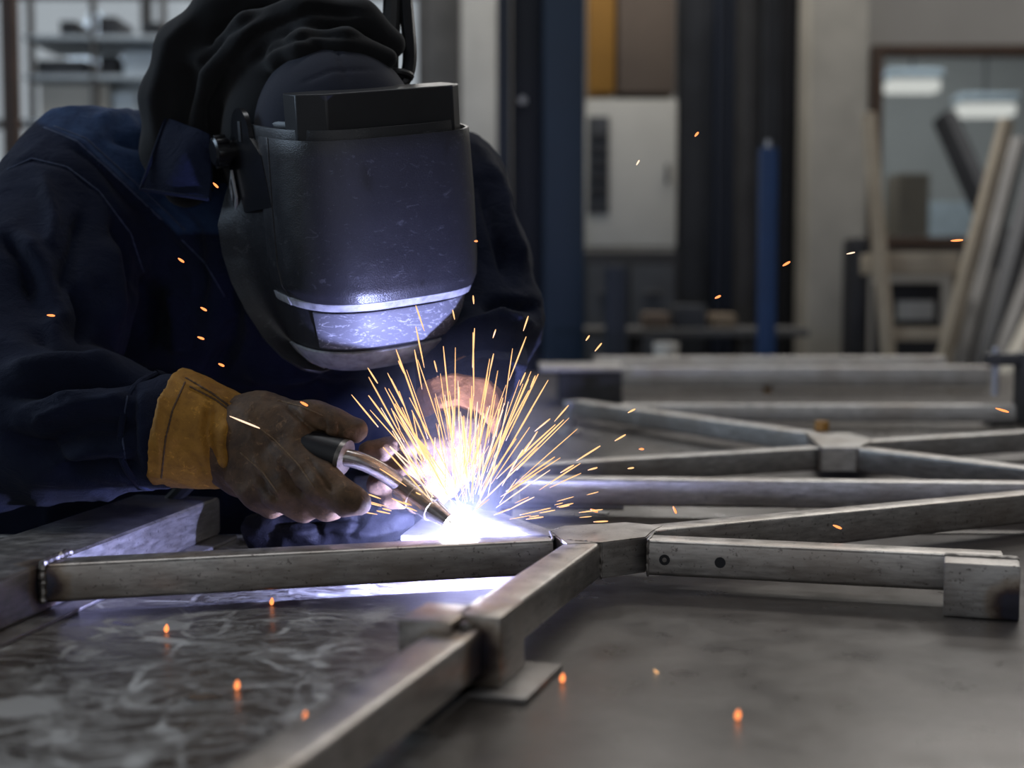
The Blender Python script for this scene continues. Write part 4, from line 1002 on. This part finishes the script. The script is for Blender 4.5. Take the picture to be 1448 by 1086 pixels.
# cheek tabs, knob and badge
def tab(sx):
    m = MB(); pts = [(-.080, -.02), (-.094, .045)] + [(-.048+.028*math.cos(a), .066+.028*math.sin(a)) for a in [math.pi*(1-k/10) for k in range(11)]] + [(.01, .05), (.03, .0)]
    g = [hl(sx*(x_), y, z) for x_ in (.099, .104) for y, z in pts]; n = len(pts)
    f = [tuple(range(n)), tuple(range(n, 2*n))[::-1]] + [(i, n+i, n+(i+1) % n, (i+1) % n) for i in range(n)]
    o = m.add(g, f).build('ear_plate', M['black_gloss'], HM, angle=40)
    k = hl(sx*.1045, -.046, .070)
    MB().box(k, (.0016, .008, .022), HR, bev=.0006).build('slot', M['near_black'], o)
    return o
ep = tab(-1); tab(1)
def knob(sx):
    c = hl(sx*.104, -.078, .048)
    ax_ = RT*sx
    m = MB().sweep([c, c+ax_*.006, c+ax_*.0062, c+ax_*.020, c+ax_*.022], [.012, .012, .016, .016, .013], 24)
    o = m.build('knob', M['black_gloss'], HM, angle=30)
    m2 = MB()
    for i in range(8):
        a = 2*math.pi*i/8; m2.box(c+ax_*.013+(FD*math.cos(a)+UP*math.sin(a))*.0160, (.013, .005, .005), HR @ Matrix.Rotation(-a*sx, 3, 'X'), bev=.001)
    m2.build('grip', M['black_gloss'], o)
knob(-1); knob(1)
bc = hl(-.1035, -.030, .005)
def plate(poly, x, th): 
    g = [hl(x-s, y, z) for s in (0, th) for y, z in poly]; n = len(poly)
    return MB().add(g, [tuple(range(n)), tuple(range(n, 2*n))[::-1]] + [(i, n+i, n+(i+1) % n, (i+1) % n) for i in range(n)])
cy, cz = -.074, .004
bd_ = plate([(cy-.010, cz+.004), (cy, cz+.024), (cy+.010, cz-.004), (cy+.002, cz-.024)], -.1065, .0022).build('badge', M['alu'], HM)
plate([(cy-.006, cz+.003), (cy, cz+.015), (cy+.006, cz-.003), (cy+.001, cz-.015)], -.1089, .0006).build('emblem', M['near_black'], bd_)
plate([(cy-.0022, cz+.0005), (cy+.0002, cz+.009), (cy+.0028, cz+.0), (cy+.0006, cz-.008)], -.1096, .0006).build('emblem', M['alu'], bd_)
# headband behind the shell
MB().sweep([hl(.085*math.cos(a), .085*math.sin(a)-.005, .075) for a in [math.pi*k/20 for k in range(21)]], .008, 8, sx=.35).build('headband', M['black_plastic'], HM)

# dark hose hanging behind the helmet
a = W(556, 118, 1.60)
t = thing('hanging_hose', 'black hose loop hanging behind the top of the welding helmet', 'hose', a)
MB().sweep(bez([W(552, 122, 1.60), W(545, 60, 1.61), W(566, 10, 1.63), W(552, -80, 1.66), W(552, -700, 1.85)], 24), .0105, 10).build('hose', M['rubber'], t)
MB().sweep(bez([W(556, 122, 1.60), W(590, 118, 1.60), W(588, 60, 1.61), W(562, 20, 1.63), W(562, -90, 1.66), W(566, -700, 1.85)], 24), .008, 10).build('hose', M['black_gloss'], t)
ring(W(560, 108, 1.598), Vector((0, .2, 1)).normalized(), .016, .004).build('tie', M['rubber'], t)

# ================================================================== ARC, SMOKE AND SPARKS
ld = bpy.data.lights.new('arc_light', 'POINT'); ld.energy = 15.0; ld.color = (0.43, 0.48, 1.0); ld.shadow_soft_size = 0.004
lo_ = bpy.data.objects.new('arc_light', ld); COL.objects.link(lo_); lo_.location = Vector((ARC.x+.002, ARC.y+.012, T+0.0485))
m = MB(); bm = bmesh.new(); bmesh.ops.create_icosphere(bm, subdivisions=4, radius=1)
for v in bm.verts:
    n_ = v.co.normalized(); r = .0115*(1+.5*mnoise.noise(n_*2.3)+.25*mnoise.noise(n_*6))
    v.co = ARC + Vector((n_.x*r*1.3, n_.y*r-.004, n_.z*r*.9))
m.bmesh(bm); o = m.build('welding_arc', emit('arc_plasma', (0.85, 0.90, 1.0), 60), angle=None)
o.data.materials[0].cycles.emission_sampling = 'NONE'
tag(o, 'blinding white welding arc where the torch tip meets the tube', 'welding arc')

mt, nt, b = newmat('weld_smoke_bloom'); nt.nodes.remove(b); out = nt.nodes['Material Output']
vsn = N(nt, 'ShaderNodeVolumeScatter'); vsn.inputs['Color'].default_value = (0.86, 0.88, 1.0, 1); vsn.inputs['Anisotropy'].default_value = 0.1
p_ = pos(nt); d_ = N(nt, 'ShaderNodeVectorMath', operation='SUBTRACT'); L(nt, p_, d_.inputs[0]); d_.inputs[1].default_value = ARC+Vector((0, .03, .05))
s_ = N(nt, 'ShaderNodeVectorMath', operation='MULTIPLY'); L(nt, d_.outputs[0], s_.inputs[0]); s_.inputs[1].default_value = (1/.15, 1/.10, 1/.16)
ln_ = N(nt, 'ShaderNodeVectorMath', operation='LENGTH'); L(nt, s_.outputs[0], ln_.inputs[0])
fall = math_(nt, 'SUBTRACT', 1.0, ln_.outputs['Value'], True)
den = math_(nt, 'MULTIPLY', fall, ramp(nt, noise(nt, p_, 14, 3, .6, .5), [(.3, .25), (.7, 1.0)]))
L(nt, math_(nt, 'MULTIPLY', den, 0.75), vsn.inputs['Density']); L(nt, vsn.outputs[0], out.inputs['Volume'])  # smoke scatter that also stands in for lens bloom round the arc
m = MB(); bm = bmesh.new(); bmesh.ops.create_icosphere(bm, subdivisions=3, radius=1)
for v in bm.verts:
    c = ARC+Vector((0, .03, .05)); v.co = Vector((c.x+v.co.x*.15, c.y+v.co.y*.10, max(T+.001, c.z+v.co.z*.16)))
m.bmesh(bm); o = m.build('smoke', mt, angle=None); tag(o, 'thin bluish welding smoke rising round the arc, also standing in for its lens bloom', 'smoke', kind='stuff')

sp_hot = emit('spark_glow', (1.0, 0.52, 0.21), 1.65); sp_red = emit('spark_ember', (1.0, 0.27, 0.075), 2.0); sp_white = emit('spark_white', (1.0, 0.70, 0.48), 1.6)
for s_ in (sp_hot, sp_red, sp_white): s_.cycles.emission_sampling = 'NONE'
def spark(a, b, r, mat, label, group, curve=0.0):
    mid = (a+b)/2 + Vector((0, 0, curve)); P = []
    for k in range(7):
        s = k/6; P.append((1-s)**2*a + 2*s*(1-s)*mid + s*s*b)
    o = MB().sweep(P, [r*.35, r*.7, r*.9, r, r, r*.9, r*.5], 6).build('spark', mat, angle=None)
    return tag(o, label, 'spark', group)
rng = random.Random(21)
FAN = 'thin orange spark streak fanning up from the welding arc'
n_fan = 0
fixed = [((600, 468), (588, 432)), ((668, 520), (671, 464)), ((670, 560), (669, 470)), ((720, 538), (744, 476)), ((740, 468), (747, 447)), ((563, 510), (573, 530)),
         ((520, 520), (534, 542)), ((497, 558), (535, 604)), ((560, 494), (573, 530)), ((618, 526), (614, 510)), ((643, 452), (640, 438)), ((670, 430), (669, 418)),
         ((697, 478), (701, 466)), ((692, 528), (698, 500)), ((600, 520), (588, 462)), ((735, 545), (743, 527)), ((750, 548), (757, 531)), ((784, 596), (804, 573)), ((756, 610), (778, 592)),
         ((741, 640), (760, 640-30)), ((553, 535), (572, 575))]
for (a_, b_) in fixed:
    Y = rng.uniform(1.37, 1.45); spark(W(*a_, Y), W(*b_, Y+rng.uniform(-.01, .01)), .0008, sp_hot, FAN, 'sparks fanning up from the arc'); n_fan += 1
for i in range(150):
    ang = rng.gauss(4, 25) if i < 110 else rng.uniform(-62, 68)
    ang = max(-64, min(72, ang)); steep = math.cos(math.radians(ang))
    r0 = abs(rng.gauss(45, 55))+28; l0 = rng.uniform(30, 150)*(.45+.55*steep)
    if r0+l0 > 255*(.50+.50*steep): l0 = max(14, 255*(.50+.50*steep)-r0)
    if l0 <= 14: r0 = rng.uniform(40, 120); l0 = 40
    jx = rng.gauss(8, 16); dy = rng.uniform(-.25, .3)
    a2 = math.radians(ang); d = Vector((math.sin(a2), dy, math.cos(a2)))
    o0 = ARC + Vector((jx/1440, 0, 0))
    a_ = o0 + d*(r0/1440); b_ = o0 + d*((r0+l0)/1440)
    mtl = sp_white if r0 < 70 and rng.random() < .7 else sp_hot
    spark(a_, b_, rng.uniform(.00045, .00085), mtl, FAN, 'sparks fanning up from the arc', curve=.0006)
LOW = 'short spark flying low and sideways from the welding arc'
for i in range(26):
    sgn = 1 if rng.random() < .62 else -1
    ang = sgn*rng.uniform(66, 88); r0 = rng.uniform(50, 190 if sgn > 0 else 130); l0 = rng.uniform(10, 34)
    a2 = math.radians(ang); d = Vector((math.sin(a2), rng.uniform(-.15, .25), math.cos(a2)))
    spark(ARC+d*(r0/1440), ARC+d*((r0+l0)/1440), rng.uniform(.0004, .0008), sp_hot, LOW, 'sparks flying low beside the arc')
for x, y, ang, l, Y, mtl, lab in (
        (72, 446, 5, 11, 1.45, sp_red, 'glowing spark in front of the dark upper sleeve'),
        (256, 368, 35, 10, 1.45, sp_red, 'small spark in front of the jacket chest below the collar'),
        (284, 478, 20, 10, 1.42, sp_red, 'spark just above the yellow glove cuff, beside the helmet edge'),
        (288, 437, 30, 10, 1.42, sp_red, 'spark left of the helmet rim, above another spark'),
        (313, 516, 25, 9, 1.42, sp_red, 'small spark close above the yellow glove cuff'),
        (305, 262, 45, 10, 1.42, sp_red, 'spark passing the badge on the helmet cheek'),
        (346, 597, 22, 46, 1.34, sp_white, 'long pale spark streak across the yellow and brown glove'),
        (430, 571, 28, 12, 1.36, sp_red, 'spark above the glove thumb'),
        (495, 690, 12, 10, 1.34, sp_red, 'glowing spark on the glove fingertip near the torch'),
        (673, 341, 0, 5, 1.42, sp_red, 'tiny spark beside the helmet shield edge'),
        (985, 190, -50, 8, 1.45, sp_red, 'spark in front of the slate standing sheet'),
        (902, 230, -60, 8, 1.45, sp_white, 'pale spark in front of the off white switch cabinet'),
        (1112, 373, -30, 12, 1.45, sp_red, 'spark just beside the bright blue post'),
        (1015, 420, -25, 9, 1.45, sp_red, 'spark in front of the dark navy standing profile, low down'),
        (1203, 358, -12, 12, 1.45, sp_white, 'faint pale spark in front of the pale concrete column'),
        (1353, 340, -4, 17, 1.45, sp_red, 'bright spark in front of the window sill above the trestle'),
        (831, 478, -55, 9, 1.42, sp_hot, 'small spark right above the dark steel block'),
        (846, 491, -50, 15, 1.42, sp_hot, 'longer spark in front of the dark steel block'),
        (1417, 580, 17, 19, 1.40, sp_red, 'bright spark at the far end of the rear frame'),
        (893, 581, -28, 12, 1.40, sp_hot, 'spark over the sloping tube of the rear frame'),
        (954, 721, 65, 11, 1.40, sp_red, 'spark glowing above the tube that runs back from the joint'),
        (1184, 745, 22, 13, 1.36, sp_red, 'spark in front of the tube that runs back from the joint'),
        (832, 641, -32, 40, 1.42, sp_hot, 'long slanting spark over the rear frame'),
        (907, 635, 0, 7, 1.42, sp_red, 'dot-like spark over the rear frame tube'),
        (877, 619, -30, 18, 1.42, sp_hot, 'spark near the middle of the rear table gap'),
        (838, 663, -15, 14, 1.42, sp_hot, 'spark just above the long rear rail, nearer the arc'),
        (892, 662, -8, 9, 1.42, sp_hot, 'spark just above the long rear rail, farther from the arc'),
        (840, 722, 20, 11, 1.40, sp_red, 'spark over the metal scrap behind the joint'),
        (933, 954, 40, 22, 1.05, sp_hot, 'slanting spark above the near table, out by itself'),
        (802, 663, -30, 22, 1.42, sp_hot, 'spark between the spark fan and the long rear rail')):
    a2 = math.radians(ang); dx, dy = math.cos(a2)*l/2, math.sin(a2)*l/2
    spark(W(x-dx, y-dy, Y), W(x+dx, y+dy, Y), (.0013 if mtl is sp_red else .0009)*(.85 if l < 8 else 1), mtl, lab, 'stray sparks in the air')
for x, y, lab in ((235, 888, 'glowing bead on the pale oval mark of the scuffed table'), (335, 968, 'glowing bead near the middle of the scuffed table'), (431, 1012, 'glowing bead close to the diagonal tube at the bottom'),
                  (795, 958, 'glowing bead at the corner of the base plate'), (1043, 1010, 'glowing bead alone on the clear side of the table'), (384, 850, 'glowing bead under the welded tube')):
    p = WZ(x, y, 0.004)
    m = MB().sweep([(p.x, p.y, T+.0006), (p.x, p.y, T+.002), (p.x+.0003, p.y, T+.0042), (p.x+.0006, p.y, T+.007)], [.0010, .0019, .0019, .0006], 8)
    tag(m.build('spark', sp_red, angle=None), lab, 'spark', 'glowing beads on the table')
